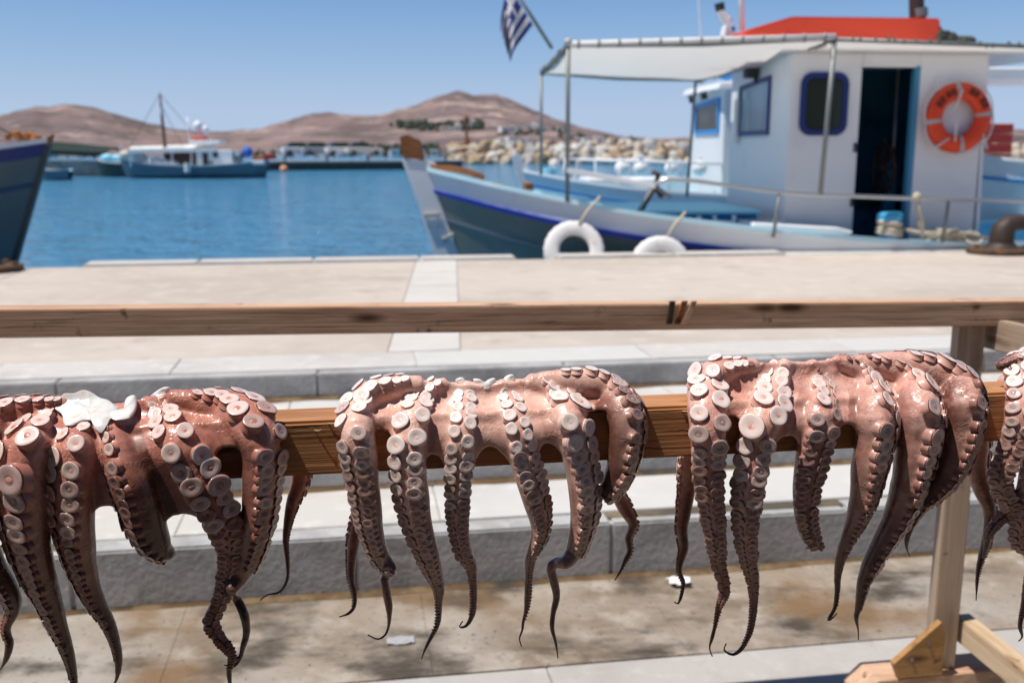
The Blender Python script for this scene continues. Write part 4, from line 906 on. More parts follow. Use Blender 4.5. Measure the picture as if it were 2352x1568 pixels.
# --- the white and blue fishing boat at the quay
fb = frame((0, 12.1, 0), 5)
boat = thing('fishing_boat', 'white and pale blue wooden fishing boat with red roof box moored along the quay', 'fishing boat', fb(3.5, 0, ZW))
st0 = [(-1.02, .03, 1.34), (-.7, .40, 1.27), (-.2, .82, 1.16), (.4, 1.13, 1.04), (1.1, 1.36, .915), (2, 1.51, .79), (3, 1.57, .675), (4, 1.56, .59), (5, 1.48, .545), (6, 1.33, .55), (7, 1.08, .62), (8, .68, .75), (8.6, .05, .9)]
zd = lambda s: max(.30, s[2] - .40)
hull(fb, st0, -.95, [('topside_strake', 0, .235, M['white'], 0), ('hull', .235, None, M['hull'], 0), ('rub_rail', .225, .275, M['stripe'], .035), ('bilge_stringer', .56, .585, mat('stringer_grey_blue', (.26, .28, .34), .4), .015)],
     (.33, .2), boat, capm=M['capblue'], inner=M['deckblue'], deck=M['deckblue'], zdeck=zd)
q = pp(fb, -.06); T2 = fb.T * .12
MB().prism([q(*p) for p in ((922, 366), (998, 371), (1021, 402), (1078, 605), (1118, 760), (1072, 760), (1003, 605), (962, 470))], T2).build('stem_post', M['white'], boat, bevel=.012, seg=2)
q = pp(fb, -.075); MB().prism([q(*p) for p in ((918, 314), (938, 309), (952, 318), (966, 322), (976, 369), (925, 363))], fb.T * .15).build('stem_head', M['brownwood'], boat, bevel=.012, seg=2)
q = pp(fb, -.068)
for poly in (((972, 491), (1010, 488), (1011, 496), (973, 500)), ((1014, 546), (1042, 534), (1045, 541), (1017, 554))):
    MB().prism([q(*p) for p in poly], fb.T * -.03).build('stem_plate', M['silver'], boat, bevel=.003)
mb = MB()
for x, y in ((980, 504), (1006, 502), (984, 520), (1006, 519), (1022, 556), (1048, 548)): mb.ball(q(x, y) - fb.T * .008, .014, 8)
mb.build('stem_bolts', M['silver'], boat, smooth=True)
rows = [[fb(-.98 + .62 * i / 8, sd * (.06 + .42 * (i / 8) ** .8), 1.40 - .10 * i / 8 + .035 * math.sin(math.pi * i / 8)) for i in range(9)] for sd in (-1, -.6, -.2, .2, .6, 1)]
mb = MB().grid(rows); mb.grid([[p - Vector((0, 0, .07)) for p in r] for r in rows]); mb.grid([rows[0], [p - Vector((0, 0, .07)) for p in rows[0]]]); mb.grid([rows[-1], [p - Vector((0, 0, .07)) for p in rows[-1]]])
mb.build('breasthook', M['brownwood'], boat, fixn=True)
for x, y in ((-.15, .45), (.25, .75)): MB().box(fb, (x - .04, y - .30, 1.06), (x + .06, y + .1, 1.17)).build('mooring_cleat', M['brownwood'], boat, bevel=.01)
# hold coaming and fore hatch in mid blue
mb_ = mat('mid_blue_paint', (.015, .17, .42), .45, noise=[(4, 6, (.03, .25, .50), .5, .75)])
MB().box(fb, (.85, -.95, .5), (2.72, .95, .86)).build('hold_coaming', mb_, boat, bevel=.015)
MB().box(fb, (.80, -1.0, .863), (2.76, 1.0, .905)).build('hold_cover', M['deckblue'], boat, bevel=.012)
for x in (1.25, 1.7, 2.15): MB().box(fb, (x, -.975, .52), (x + .06, -.953, .855)).build('coaming_rib', mb_, boat, bevel=.004)
MB().box(fb, (-.2, -.3, .9), (.35, .3, 1.08)).build('fore_hatch', M['deckblue'], boat, bevel=.02)
# wheelhouse
c0, c1, tn, tf, zb, zt = 2.97, 5.20, -1.12, 1.02, .28, 2.62; wt = .05; d0, d1 = 3.77, 4.43; zdoor = 2.47
cab = M['white']; inn = mat('wheelhouse_blue', (.02, .17, .30), .5, noise=[(3, 5, (.015, .11, .2), .45, .7)])
MB().box(fb, (c0, tn, zb), (d0, tn + wt, zt)).box(fb, (d0 + .001, tn, zdoor), (d1 - .001, tn + wt, zt)).box(fb, (d1, tn, zb), (c1, tn + wt, zt)).build('side_wall', cab, boat, bevel=.008)
MB().box(fb, (c0 - .002, tn + wt + .002, zb), (c0 + wt, tf, zt)).build('front_wall', cab, boat, bevel=.006)
MB().box(fb, (c0 + wt + .002, tf - wt, zb), (c1, tf - .002, zt)).build('far_wall', cab, boat, bevel=.006)
MB().hexa([fb(c1 + .05, tn + .02, zb), fb(c1 + .12, tn + .05, zb), fb(c1 + .12, tf, zb), fb(c1 + .05, tf, zb), fb(c1 + .003, tn + .02, zt), fb(c1 + .05, tn + .05, zt), fb(c1 + .05, tf, zt), fb(c1 + .003, tf, zt)]).build('aft_wall', cab, boat, bevel=.01)
MB().box(fb, (c0 + .06, tf - .10, zb), (c1 - .06, tf - .055, zt - .02)).box(fb, (c0 + .056, tn + .06, zb), (c0 + .08, tf - .11, zt - .02)).box(fb, (c1 - .03, tn + .06, zb), (c1 - .005, tf - .11, zt - .02)).box(fb, (c0 + .085, tn + .055, zb + .02), (c1 - .035, tf - .11, zb + .05)).build('lining', inn, boat)
MB().box(fb, (d1 - .055, tn - .012, zb), (d1 + .004, tn + .09, zdoor + .02)).build('door_jamb', mat('jamb_blue', (.06, .25, .42), .45), boat, bevel=.006)
MB().box(fb, (d0 - .03, tn - .010, zdoor), (d1 + .01, tn - .001, zdoor + .03)).build('door_head', M['white'], boat)
for z in (.95, 1.55): MB().box(fb, (d0 - .045, tn - .02, z), (d0 - .012, tn - .002, z + .10)).build('hinge', M['dark'], boat)
# inside: bench, shelf, wheel
MB().box(fb, (c0 + .12, .2, zb + .05), (c1 - .1, .85, zb + .55)).build('bench', inn, boat, bevel=.01)
MB().box(fb, (4.75, -.75, 1.1), (5.14, .5, 1.22)).build('dash_shelf', inn, boat, bevel=.01)
MB().box(fb, (3.95, .55, 1.5), (4.5, .88, 1.54)).build('shelf', inn, boat)
MB().box(fb, (4.0, .6, 2.05), (4.35, .88, 2.3)).build('radio', M['dark'], boat, bevel=.01)
wc = fb(4.42, -.42, 1.36); sw = MB().ring(wc, fb.S, .27, .022, 24, 8)
for k in range(8):
    a = k * math.pi / 4; dv = fb.T * math.cos(a) + Vector((0, 0, math.sin(a))); sw.tube([wc, wc + dv * .36], .012, 6)
sw.ball(wc, .05, 8); sw.build('steering_wheel', mat('dark_wheel_wood', (.07, .03, .018), .5), boat, smooth=40)
MB().box(fb, (4.44, -.50, zb + .05), (4.56, -.34, 1.42)).build('wheel_pedestal', inn, boat, bevel=.01)
# windows
def rrect(fr2, s0, s1, z0, z1, r, n=6):
    pts = []
    for cx, cz, a0 in ((s1 - r, z0 + r, -90), (s1 - r, z1 - r, 0), (s0 + r, z1 - r, 90), (s0 + r, z0 + r, 180)):
        for k in range(n + 1):
            a = R(a0 + 90 * k / n); pts.append((cx + r * math.cos(a), cz + r * math.sin(a)))
    return pts
def window(fr_, conv_, outer, innerp, off, fm, pm_, parent):
    n = len(outer); mbw = MB(); a = [conv_(*p) for p in outer]; c = [conv_(*p) for p in innerp]; off = Vector(off)
    vs = a + [p + off for p in a] + c + [p + off for p in c]
    fs = []
    for i in range(n):
        j = (i + 1) % n; fs += [(i, j, n + j, n + i), (n + i, n + j, 3 * n + j, 3 * n + i), (3 * n + i, 3 * n + j, 2 * n + j, 2 * n + i)]
    w_ = mbw.add(vs, fs).build('window', fm, parent)
    ORG[w_.name] = porg(parent)
    MB().prism([p + off * .15 for p in c], off * .3).build('pane', pm_, w_)
    return w_
window(fb, lambda s, z: fb(s, tn - .001, z), rrect(0, 3.08, 3.62, 1.73, 2.41, .13), rrect(0, 3.14, 3.56, 1.79, 2.35, .09), fb.T * -.03, M['navy'], M['glassgreen'], boat)
window(fb, lambda tt, z: fb(c0 - .003, tt, z), [(-.50, 1.75), (.62, 1.75), (.62, 2.36), (-.50, 2.42)], [(-.45, 1.80), (.57, 1.80), (.57, 2.31), (-.45, 2.37)], fb.S * -.03, M['navy'], M['glassblue'], boat)
MB().box(fb, (c0 - .08, .58, 1.66), (c0 - .006, .66, 2.2)).build('window_stay', M['white'], boat, bevel=.01)
lp = fb(c0 - .10, -.05, 2.50); wl = MB().box(fb, (c0 - .17, -.12, 2.42), (c0 - .03, .06, 2.60)); wl.box(fb, (c0 - .06, -.06, 2.36), (c0 - .02, 0, 2.44)); wl.build('wall_lamp', M['dark'], boat, bevel=.015)
# roof, red box, fittings on the roof
MB().box(fb, (c0 - .14, tn - .08, zt + .003), (6.3, tf + .1, zt + .075)).build('roof', M['white'], boat, bevel=.02)
MB().add([fb(*p) for p in ((2.58, -.55, 2.72), (4.96, -.55, 2.72), (4.96, .75, 2.72), (2.58, .75, 2.72), (2.64, -.50, 2.92), (3.18, -.50, 3.075), (4.94, -.50, 3.075), (4.94, .70, 3.075), (3.18, .70, 3.075), (2.64, .70, 2.92))],
    [(3, 2, 1, 0), (0, 1, 6, 5, 4), (1, 2, 7, 6), (2, 3, 9, 8, 7), (3, 0, 4, 9), (4, 5, 8, 9), (5, 6, 7, 8)]).build('roof_box', M['red'], boat, bevel=.02, seg=2)
MB().box(fb, (2.56, -.575, 2.70), (4.98, -.556, 2.75)).build('roof_box_lip', M['red'], boat)
mb = MB()
for k in range(12): mb.ball(fb(2.70 + k * .2, -.585, 2.765), .018, 6)
mb.build('roof_box_bolts', M['iron'], boat)
q = lambda x, y: P(x, y, 12.2)
MB().tube([q(2106, 60), q(2104, -60)], .085, 14).build('exhaust_pipe', M['iron'], boat, smooth=40)
MB().tube([q(2111, 40), q(2110, 20)], .10, 14).tube([q(2116, 34), q(2123, 32)], .06, 10).build('exhaust_collar', M['galv'], boat, smooth=40)
sl_ = MB().tube([q(1662, 92), q(1668, 60), q(1676, 40)], [.05, .045, .04], 10); sl_.tube([q(1676, 62), q(1654, 24)], [.05, .055], 10); sl_.tube([q(1668, 80), q(1690, 74)], .02, 8); sl_.build('horn_stand', M['white'], boat, smooth=40)
MB().tube([q(1655, 26), q(1652, 8)], [.055, .06], 10).tube([q(1682, 62), q(1686, 70)], .02, 6).build('horn', M['dark'], boat, smooth=40)
MB().tube([q(1704, 70), q(1702, -90)], [.035, .03], 10).build('mast', M['white'], boat, smooth=True)
MB().tube([q(1611, 105), q(1600, -60)], [.010, .006], 6).build('antenna', M['white'], boat)
mb = MB()
for k in range(60):
    f = random.random(); x = 2150 + 85 * f; yb = 96; yt = 66 + 26 * smooth(f * 1.4); mb.ball(P(x, random.uniform(yt, yb), 11.9 + random.uniform(-.3, .4)), random.uniform(.03, .06), 6)
mb.build('net_heap', mat('dark_net', (.05, .055, .045), .95), boat, kind='stuff')
# awning over the foredeck
NL, NR, FL, FR = P(1305, 105, 10.78), P(1918, 88, 10.72), P(1243, 168, 13.55), P(1598, 184, 13.75)
aw = cloth(NL, NR, FR, FL, 26, 14, .07, 'awning', canvas, boat, 2)
ORG[aw.name] = porg(boat)
pipes = MB()
for a, b2 in ((NL, NR), (NL, FL), (FL, FR), (FR, NR)): pipes.tube([a, a.lerp(b2, .5) - Vector((0, 0, .03)), b2], .022, 8)
pipes.build('awning_frame', M['galv'], boat, smooth=40)
lace = MB(); rnd = random.Random(3)
for a, b2, dens in ((NL, FL, 46), (FR, NR, 60)):
    for k in range(dens):
        p = a.lerp(b2, (k + rnd.random()) / dens); lace.ring(p + Vector((0, rnd.uniform(-.02, .02), rnd.uniform(-.03, .01))), Vector((1, rnd.uniform(-.5, .5), rnd.uniform(-.5, .5))), .032, .011, 8, 5)
lace.build('lacing', mat('weathered_lace', (.16, .16, .13), .9), boat, kind='stuff')
rng = MB(); hem = MB()
hem.tube([NL + Vector((0, 0, .012)), NR + Vector((0, 0, .012))], .034, 10)
for k in range(13): rng.ring(NL.lerp(NR, (k + .5) / 13) + Vector((0, 0, .01)), (NR - NL), .038, .012, 12, 6)
hem.build('awning_hem', M['whitecloth'], boat, smooth=True); rng.build('awning_clips', M['galv'], boat)
for a, b2, r_ in ((NL, P(1303, 462, 10.95), .024), (FL, P(1243, 402, 13.5), .02), (NR, P(1884, 447, 10.74), .026), (FR, P(1578, 452, 13.6), .02)):
    MB().tube([a, b2], r_, 10).build('awning_post', M['galv'], boat, smooth=True)
MB().ball(NL + Vector((0, 0, .03)), .05, 8).build('pipe_joint', M['silver'], boat, smooth=True)
# side canvas beside the wheelhouse
A0, A1, A2_, A3 = P(1918, 91, 10.74), P(2480, 112, 11.0), fb(6.8, -1.08, 2.66), fb(3.05, -1.12, 2.665)
cloth(A0, A1, A2_, A3, 22, 6, .02, 'side_canvas', canvas, boat, 5)
MB().tube([A0, A1], .022, 8).build('side_pipe', M['galv'], boat, smooth=True)
lace = MB()
for k in range(22):
    p = A0.lerp(A1, (k + rnd.random()) / 22); lace.ring(p + Vector((0, 0, rnd.uniform(-.01, .03))), Vector((1, rnd.uniform(-.5, .5), 0)), .026, .008, 8, 5)
lace.build('side_lacing', mat('weathered_lace_2', (.14, .14, .11), .9), boat, kind='stuff')
# rail along the side, plank, bitts, ropes
rp = [P(x, y, D) for x, y, D in ((1462, 492, 10.95), (1486, 448, 10.85), (1505, 422, 10.8), (1535, 410, 10.78), (1600, 416, 10.76), (1790, 442, 10.74), (1885, 448, 10.74), (2100, 456, 10.85), (2352, 462, 11.0), (2560, 468, 11.2))]
MB().tube(rp, .022, 10).build('rail', M['steel'], boat, smooth=True)
for a, b2 in ((P(1791, 442, 10.74), P(1776, 545, 10.75)), (P(2180, 458, 10.9), P(2164, 556, 10.95)), (P(1505, 428, 10.8), P(1540, 452, 10.85))):
    MB().tube([a, b2], .020, 8).build('stanchion', M['galv'], boat, smooth=True)
a, b2 = P(1303, 391, 10.9), P(1505, 428, 10.80); lumber('gangplank', a, b2, .16, .05, M['white'], boat)
MB().tube([P(1505, 428, 10.80), P(1475, 480, 11.0)], .028, 8).tube([P(1498, 395, 10.85), P(1512, 400, 10.85), P(1506, 430, 10.85), P(1520, 452, 10.9)], .03, 8).build('plank_crutch', M['iron'], boat, smooth=True)
bp_ = fb(4.02, -1.50, .62)
MB().lathe(bp_, [(.105, 0), (.105, .10), (.085, .12), (.085, .17), (.145, .20), (.145, .27), (.11, .29)], 6).build('bitt', mat('bitt_blue', (.05, .34, .60), .45), boat, bevel=.006)
rb = MB()
for z, r_ in ((.06, .125), (.10, .122), (.145, .105), (.175, .12)): rb.ring(bp_ + Vector((0, 0, z)), Vector((.1, 0, 1)), r_, .024, 20, 6)
for k in range(4): rb.tube([bp_ + fb.S * (.1 + .05 * k) + Vector((0, 0, .12 - .02 * k)), bp_ + fb.S * (.5 + .12 * k) - fb.T * .02 + Vector((0, 0, .02 + .012 * k)), bp_ + fb.S * (.9 + .1 * k) + Vector((0, 0, -.02))], .017, 6)
for k in range(14): rb.ring(bp_ + fb.S * random.uniform(.45, .95) + fb.T * random.uniform(-.06, .2) + Vector((0, 0, random.uniform(-.03, .05))), Vector((random.uniform(-1, 1), random.uniform(-1, 1), 1)), random.uniform(.05, .1), .016, 12, 5)
rb.build('mooring_rope', M['rope'], boat, smooth=True)
kr = MB(); pts = [P(2106, 452, 10.82), P(2112, 480, 10.80), P(2120, 510, 10.84), P(2118, 545, 10.9)]
kr.tube(pts, .018, 7)
for k, f in enumerate((0, .03, .3, .36, .62, .7)): kr.ball(pts[0].lerp(pts[-1], f), .05 if k < 2 else .032, 8)
kr.build('knotted_rope', M['rope'], boat, smooth=True)
# pale raised strip and crates on the side deck
MB().prism([fb(2.5, -1.46, .735), fb(3.6, -1.50, .665), fb(3.62, -1.50, .70), (fb(3.45, -1.50, .745)), fb(2.5, -1.46, .80)], fb.T * .10).build('fender_board', M['white'], boat, bevel=.015)
def crate(s0, s1, t0, t1, z0, z1, label):
    o = fb((s0 + s1) / 2, (t0 + t1) / 2, z0); th = thing('fish_crate', label, 'crate', o, 'pale crates before the wheelhouse')
    MB().box(fb, (s0, t0, z0), (s1, t1, z0 + .03)).build('base', M['white'], th)
    for nm, a, b2 in (('side', (s0, t0, z0 + .032), (s1, t0 + .025, z1)), ('side', (s0, t1 - .025, z0 + .032), (s1, t1, z1)), ('side', (s0, t0 + .027, z0 + .032), (s0 + .025, t1 - .027, z1)), ('side', (s1 - .025, t0 + .027, z0 + .032), (s1, t1 - .027, z1))):
        MB().box(fb, a, b2).build(nm, M['white'], th, bevel=.006)
    for k in range(3):
        c = fb(s0 + (s1 - s0) * (.25 + .25 * k), t0 - .004, z1 - .06); MB().tube([c, c - fb.T * .004], .02, 10).build('hole', M['dark'], th)
    return th
crate(2.48, 2.90, -1.30, -.95, .42, .80, 'pale fish crate with three dark holes in front of the wheelhouse')
# folding chair frame
o = fb(2.2, -1.15, .42); ch = thing('folding_frame', 'pale folded trestle frame standing beside the blue hold', 'trestle', o)
for s_ in (1.96, 2.14, 2.36): MB().box(fb, (s_, -1.18, .42), (s_ + .04, -1.14, .86)).build('upright', M['white'], ch, bevel=.004)
for a, b2 in (((1.98, .84), (2.16, .45)), ((2.16, .80), (2.38, .78))): MB().tube([fb(a[0], -1.20, a[1]), fb(b2[0], -1.20, b2[1])], .02, 6).build('brace', M['white'], ch)

# things hung on the boat
def lifebuoy():
    c = fb(4.86, tn - .095, 1.925); th = thing('lifebuoy', 'orange lifebuoy with silver bands hung on the white wheelhouse wall', 'lifebuoy', c)
    MB().ring(c, fb.T, .285, .098, 48, 14, sq=.72).build('ring', M['buoy'], th, smooth=True)
    for k in range(4):
        a = R(8 + 90 * k); mb2 = MB(); rows = []
        for i in range(4):
            aa = a + R(-4 + 8 / 3 * i); dirn = fb.S * math.cos(aa) + Vector((0, 0, math.sin(aa)))
            rows.append([c + dirn * (.285 + .1005 * math.cos(2 * math.pi * j / 14)) + fb.T * (.0735 * math.sin(2 * math.pi * j / 14)) for j in range(15)])
        mb2.grid(rows).build('band', M['silver'], th, smooth=True, fixn=True)
    lm_ = mat('faded_lettering', (.16, .03, .015), .8)
    for a0 in (26, 38, 58, 70, 112, 124, 140, 152):           # worn black lettering, unreadable in the photograph
        aa = R(a0); dirn = fb.S * math.cos(aa) + Vector((0, 0, math.sin(aa))); tg = fb.S * -math.sin(aa) + Vector((0, 0, math.cos(aa)))
        p0 = c + dirn * .26 - fb.T * .0735
        MB().prism([p0 - tg * .026, p0 + tg * .026, p0 + tg * .024 + dirn * .075, p0 - tg * .022 + dirn * .075], -fb.T * .006).build('letter_mark', lm_, th)
    rp_ = MB(); R_ = .40
    for k in range(4):
        pts = []
        for i in range(9):
            aa = R(8 + 90 * k + 90 * i / 8); dirn = fb.S * math.cos(aa) + Vector((0, 0, math.sin(aa))); pts.append(c + dirn * (.388 + .03 * math.sin(math.pi * i / 8)) - fb.T * .02)
        rp_.tube(pts, .010, 6)
    rp_.build('grab_line', M['whitecloth'], th, smooth=True)
    for a, b2 in (((-.02, .30), (-.09, .06)), ((-.33, -.36), (-.12, -.22)), ((.26, -.18), (.33, -.34)), ((-.06, .1), (-.05, -.26))):
        MB().tube([c + fb.S * a[0] + Vector((0, 0, a[1])) - fb.T * .09, c + fb.S * b2[0] + Vector((0, 0, b2[1])) - fb.T * .07], .010, 6).build('strap', M['whitecloth'], th, smooth=True)
lifebuoy()
MB().box(fb, (4.62, tn - .03, 2.22), (5.04, tn - .003, 2.38)).build('lifebuoy_bracket', M['white'], boat, bevel=.006)
def tyre(px, py, label, lean):
    s_ = fb.S; c = P(px, py, 10.50); c2 = c
    th = thing('tyre_fender', label, 'tyre', c, 'white tyre fenders along the boat side')
    ax = (fb.T * -1 + Vector((0, 0, lean))).normalized()
    e = Vector((0, 0, 1)); e = (e - ax * e.dot(ax)).normalized(); g = ax.cross(e); prof = []
    for k in range(20):
        a = 2 * math.pi * k / 20; ca, sa = math.cos(a), math.sin(a)
        prof.append((.235 + .085 * np.sign(ca) * abs(ca) ** .7, .082 * np.sign(sa) * abs(sa) ** .8))
    prof = [p for p in prof if not (p[0] < .18 and abs(p[1]) < .05)]
    n = 48; vs = []
    for i in range(n):
        a = 2 * math.pi * i / n; d = e * math.cos(a) + g * math.sin(a)
        vs += [c + d * (r + (.006 if i % 2 and r > .29 else 0)) + ax * z for r, z in prof]
    k = len(prof); fs = [(i * k + j, ((i + 1) % n) * k + j, ((i + 1) % n) * k + j + 1, i * k + j + 1) for i in range(n) for j in range(k) if j + 1 < k]
    fs += [(i * k + k - 1, ((i + 1) % n) * k + k - 1, ((i + 1) % n) * k, i * k) for i in range(n)]
    # the casing is an open shell: drop the faces across the inner gap
    good = []
    for f in fs:
        rr = [((vs[q] - c) - ax * (vs[q] - c).dot(ax)).length for q in f]; zz = [abs((vs[q] - c).dot(ax)) for q in f]
        if max(rr) < .20 and min((vs[q] - c).dot(ax) for q in f) < 0 < max((vs[q] - c).dot(ax) for q in f): continue
        good.append(f)
    MB().add(vs, good).build('casing', M['tyre'], th, smooth=60, fixn=True)
    MB().ring(c, ax, .235, .060, 32, 10, sq=1.0).build('inside', M['tyreblack'], th, smooth=True)
    MB().tube([c + Vector((0, 0, .28)) + fb.S * .05, c + Vector((0, 0, .42)) + fb.S * .16 + fb.T * .10, c + Vector((0, 0, .56)) + fb.S * .30 + fb.T * .16], .016, 7).build('rope', M['rope'], th, smooth=True)
tyre(1318, 577, 'white painted tyre hung in the gap of the coping, its hole in view', .30)
tyre(1516, 612, 'white painted tyre mostly hidden below the quay edge, right of the other', .12)

# flag on its staff
fs_ = P(1268, 112, 11.6); ft = P(1190, -10, 11.6); ft2 = ft + (ft - fs_) * .35
flag = thing('flag', 'blue and white striped flag with a cross hanging from a slanted staff', 'flag', fs_)
MB().tube([fs_, ft2], [.022, .018], 8).build('staff', M['galv'], flag, smooth=True)
u0 = P(1224, 58, 11.6); u1 = P(1166, -34, 11.6); nU, nV_ = 36, 30; vs = []
tipa, tipb = P(1172, 142, 11.6), P(1150, 70, 11.6)
for i in range(nU + 1):                                      # along the hoist, bottom stripe first
    a = i / nU; h_ = u0.lerp(u1, a); e_ = tipa.lerp(tipb, a)
    for j in range(nV_ + 1):
        v = j / nV_; p = h_.lerp(e_, v) + Vector((0, 0, -.02 * math.sin(math.pi * v)))
        p += Vector((-.045 * math.sin(math.pi * v) * (1 - a * .5), .09 * math.sin(v * 7 + a * 5.0) * smooth(v * 2), 0))
        vs.append(p)
fs, ms = [], []
for i in range(nU):
    for j in range(nV_):
        fs.append((i * (nV_ + 1) + j, i * (nV_ + 1) + j + 1, (i + 1) * (nV_ + 1) + j + 1, (i + 1) * (nV_ + 1) + j))
        stripe = int(i / nU * 9); top = stripe >= 4; fx = j / nV_
        if top and fx < .37:
            yy = (i / nU * 9 - 4) / 5; xx = fx / .37; ms.append(1 if abs(yy - .5) < .1 or abs(xx - .5) < .1 else 0)
        else: ms.append(0 if stripe % 2 == 0 else 1)
fl = MB(); fl.v = vs; fl.f = fs; fl.m = ms; fl.build('cloth', [M['flagblue'], M['flagwhite']], flag, smooth=True)

# --- second boat, behind
f2 = frame((0, 16.9, 0), 5)
b2t = thing('fishing_boat', 'white fishing boat with blue trimmed cabin moored behind the red-roofed boat', 'fishing boat', f2(3, 0, ZW))
s2 = [(.18, .03, 1.22), (.5, .42, 1.16), (1.0, .85, 1.07), (1.7, 1.2, .98), (2.6, 1.4, .90), (3.8, 1.45, .84), (5, 1.4, .84), (6.5, 1.1, .9), (7.6, .6, 1.0), (8.1, .05, 1.1)]
hull(f2, s2, -.9, [('topside_strake', 0, .2, M['white'], 0), ('hull', .2, None, M['white'], 0), ('rub_rail', .19, .23, M['bluepaint'], .03)], (.33, .2), b2t, capm=M['white'], inner=M['deckblue'], deck=M['deckblue'], zdeck=lambda s: s[2] - .35)
q = pp(f2, -.06)
MB().prism([q(*p) for p in ((1174, 358), (1186, 349), (1196, 356), (1204, 378), (1214, 388), (1232, 430), (1262, 560), (1238, 560), (1206, 470))], f2.T * .12).build('stem_post', M['white'], b2t, bevel=.02, seg=2)
k0, k1, kn, kf = 3.28, 5.6, -1.0, .95
MB().box(f2, (k0, kn, .5), (k1, kf, 2.52)).build('cabin_wall', M['white'], b2t, bevel=.02)
MB().add([f2(*p) for p in ((k0 - .16, kn - .1, 2.50), (k1, kn - .1, 2.53), (k1, kf + .1, 2.53), (k0 - .16, kf + .1, 2.50), (k0 - .1, kn - .08, 2.62), (k1, kn - .08, 2.70), (k1, kf + .08, 2.70), (k0 - .1, kf + .08, 2.62))],
    [(3, 2, 1, 0), (4, 5, 6, 7), (0, 1, 5, 4), (1, 2, 6, 5), (2, 3, 7, 6), (3, 0, 4, 7)]).build('cabin_roof', M['white'], b2t, bevel=.02)
window(f2, lambda tt, z: f2(k0 - .001, tt, z), [(-.82, 1.84), (.62, 1.84), (.62, 2.34), (-.82, 2.40)], [(-.74, 1.90), (.54, 1.90), (.54, 2.28), (-.74, 2.33)], f2.S * -.03, M['bluepaint'], mat('dark_curtain_glass', (.06, .055, .05), .2), b2t)
MB().box(f2, (k0 + .30, kn - .025, .55), (k0 + .35, kn - .002, 2.32)).box(f2, (k0 + .352, kn - .025, 2.26), (k0 + .85, kn - .002, 2.32)).build('door_frame', M['bluepaint'], b2t)
MB().ball(f2(k0 + .32, 0, 2.80), .11, 10, sz=(1.2, 1, .8)).build('blue_lamp', M['bluepaint'], b2t, smooth=True)
MB().tube([f2(k0 - .12, -.4, 2.46), f2(k0 - .2, -.4, 2.44)], .07, 10).tube([f2(k0 - .12, .35, 2.44), f2(k0 - .2, .35, 2.42)], .07, 10).build('headlamp', M['dark'], b2t, smooth=40)
for tt in (-1.25, 1.2):
    rr_ = MB().tube([f2(.95, tt * .55, 1.10), f2(1.0, tt * .6, 1.42), f2(1.6, tt * .88, 1.40), f2(3.2, tt, 1.36), f2(3.3, tt, .95)], .022, 8)
    for x in (1.6, 2.4): rr_.tube([f2(x, tt * .93, .95), f2(x, tt * .93, 1.40)], .018, 8)
    rr_.build('deck_rail', M['white'], b2t, smooth=True)
MB().box(f2, (1.2, -.5, .75), (2.9, .5, 1.12)).build('hatch', M['white'], b2t, bevel=.03)
MB().lathe(f2(.62, -.1, .85), [(.11, 0), (.11, .3), (.14, .32), (.14, .42)], 10).build('bitt', M['deckblue'], b2t, smooth=40)
for k, (x, tt) in enumerate(((2.05, -.65), (2.55, -.7), (3.0, -.75), (1.75, -.6))):
    c = f2(x, tt, 1.28); fd = thing('float_buoy', ('third', 'fourth', 'rightmost', 'leftmost')[k].replace('third', 'second').replace('fourth', 'third') + ' of the four round white floats on the boat behind', 'float', c, 'white floats on the boat behind')
    MB().ball(c, .13, 12).build('ball', M['white'], fd, smooth=True); MB().tube([c + Vector((0, 0, .12)), c + Vector((0, 0, .17))], .03, 8).build('lug', M['bluepaint'] if k == 0 else M['white'], fd)
# --- third boat, cut by the right edge
f3 = frame((5.7, 14.6, 0), 5)
b3 = thing('fishing_boat', 'white boat with gantry and red locker, cut off by the right edge', 'fishing boat', f3(3, 0, ZW))
s3 = [(.9, .05, 1.55), (1.2, .5, 1.5), (1.8, 1.0, 1.42), (3, 1.4, 1.3), (5, 1.5, 1.2), (7, 1.2, 1.25), (8, .2, 1.4)]
s3 = [(a - .65, b_, z) for a, b_, z in s3]
hull(f3, s3, -.9, [('hull', 0, None, M['white'], 0), ('rub_rail', .25, .29, M['bluepaint'], .03)], (.2, .2), b3, capm=M['white'], inner=M['white'], deck=M['white'], zdeck=lambda s: s[2] - .3)
MB().box(f3, (-.35, -.9, 2.52), (3.2, -.75, 2.66)).box(f3, (-.33, .7, 2.52), (3.2, .85, 2.66)).box(f3, (-.34, -.74, 2.53), (-.2, .69, 2.65)).build('gantry_beam', M['white'], b3, bevel=.02)
for x in (.42, 2.9):
    for tt in (-.83, .77): MB().tube([f3(x, tt, 1.2), f3(x, tt, 2.52)], .035, 8).build('gantry_post', M['white'], b3, smooth=True)
lk = mat('deep_red_paint', (.36, .03, .025), .45)
for k in range(4): MB().box(f3, (.0, -.62, 1.40 + .135 * k), (1.2, .4, 1.40 + .135 * k + .125)).build('locker_board', lk, b3, bevel=.012)
MB().tube([f3(-.02, -.65, 1.48), f3(.45, -.65, 1.56)], .012, 6).tube([f3(-.02, -.65, 1.70), f3(.45, -.65, 1.66)], .012, 6).build('locker_rail', M['silver'], b3)

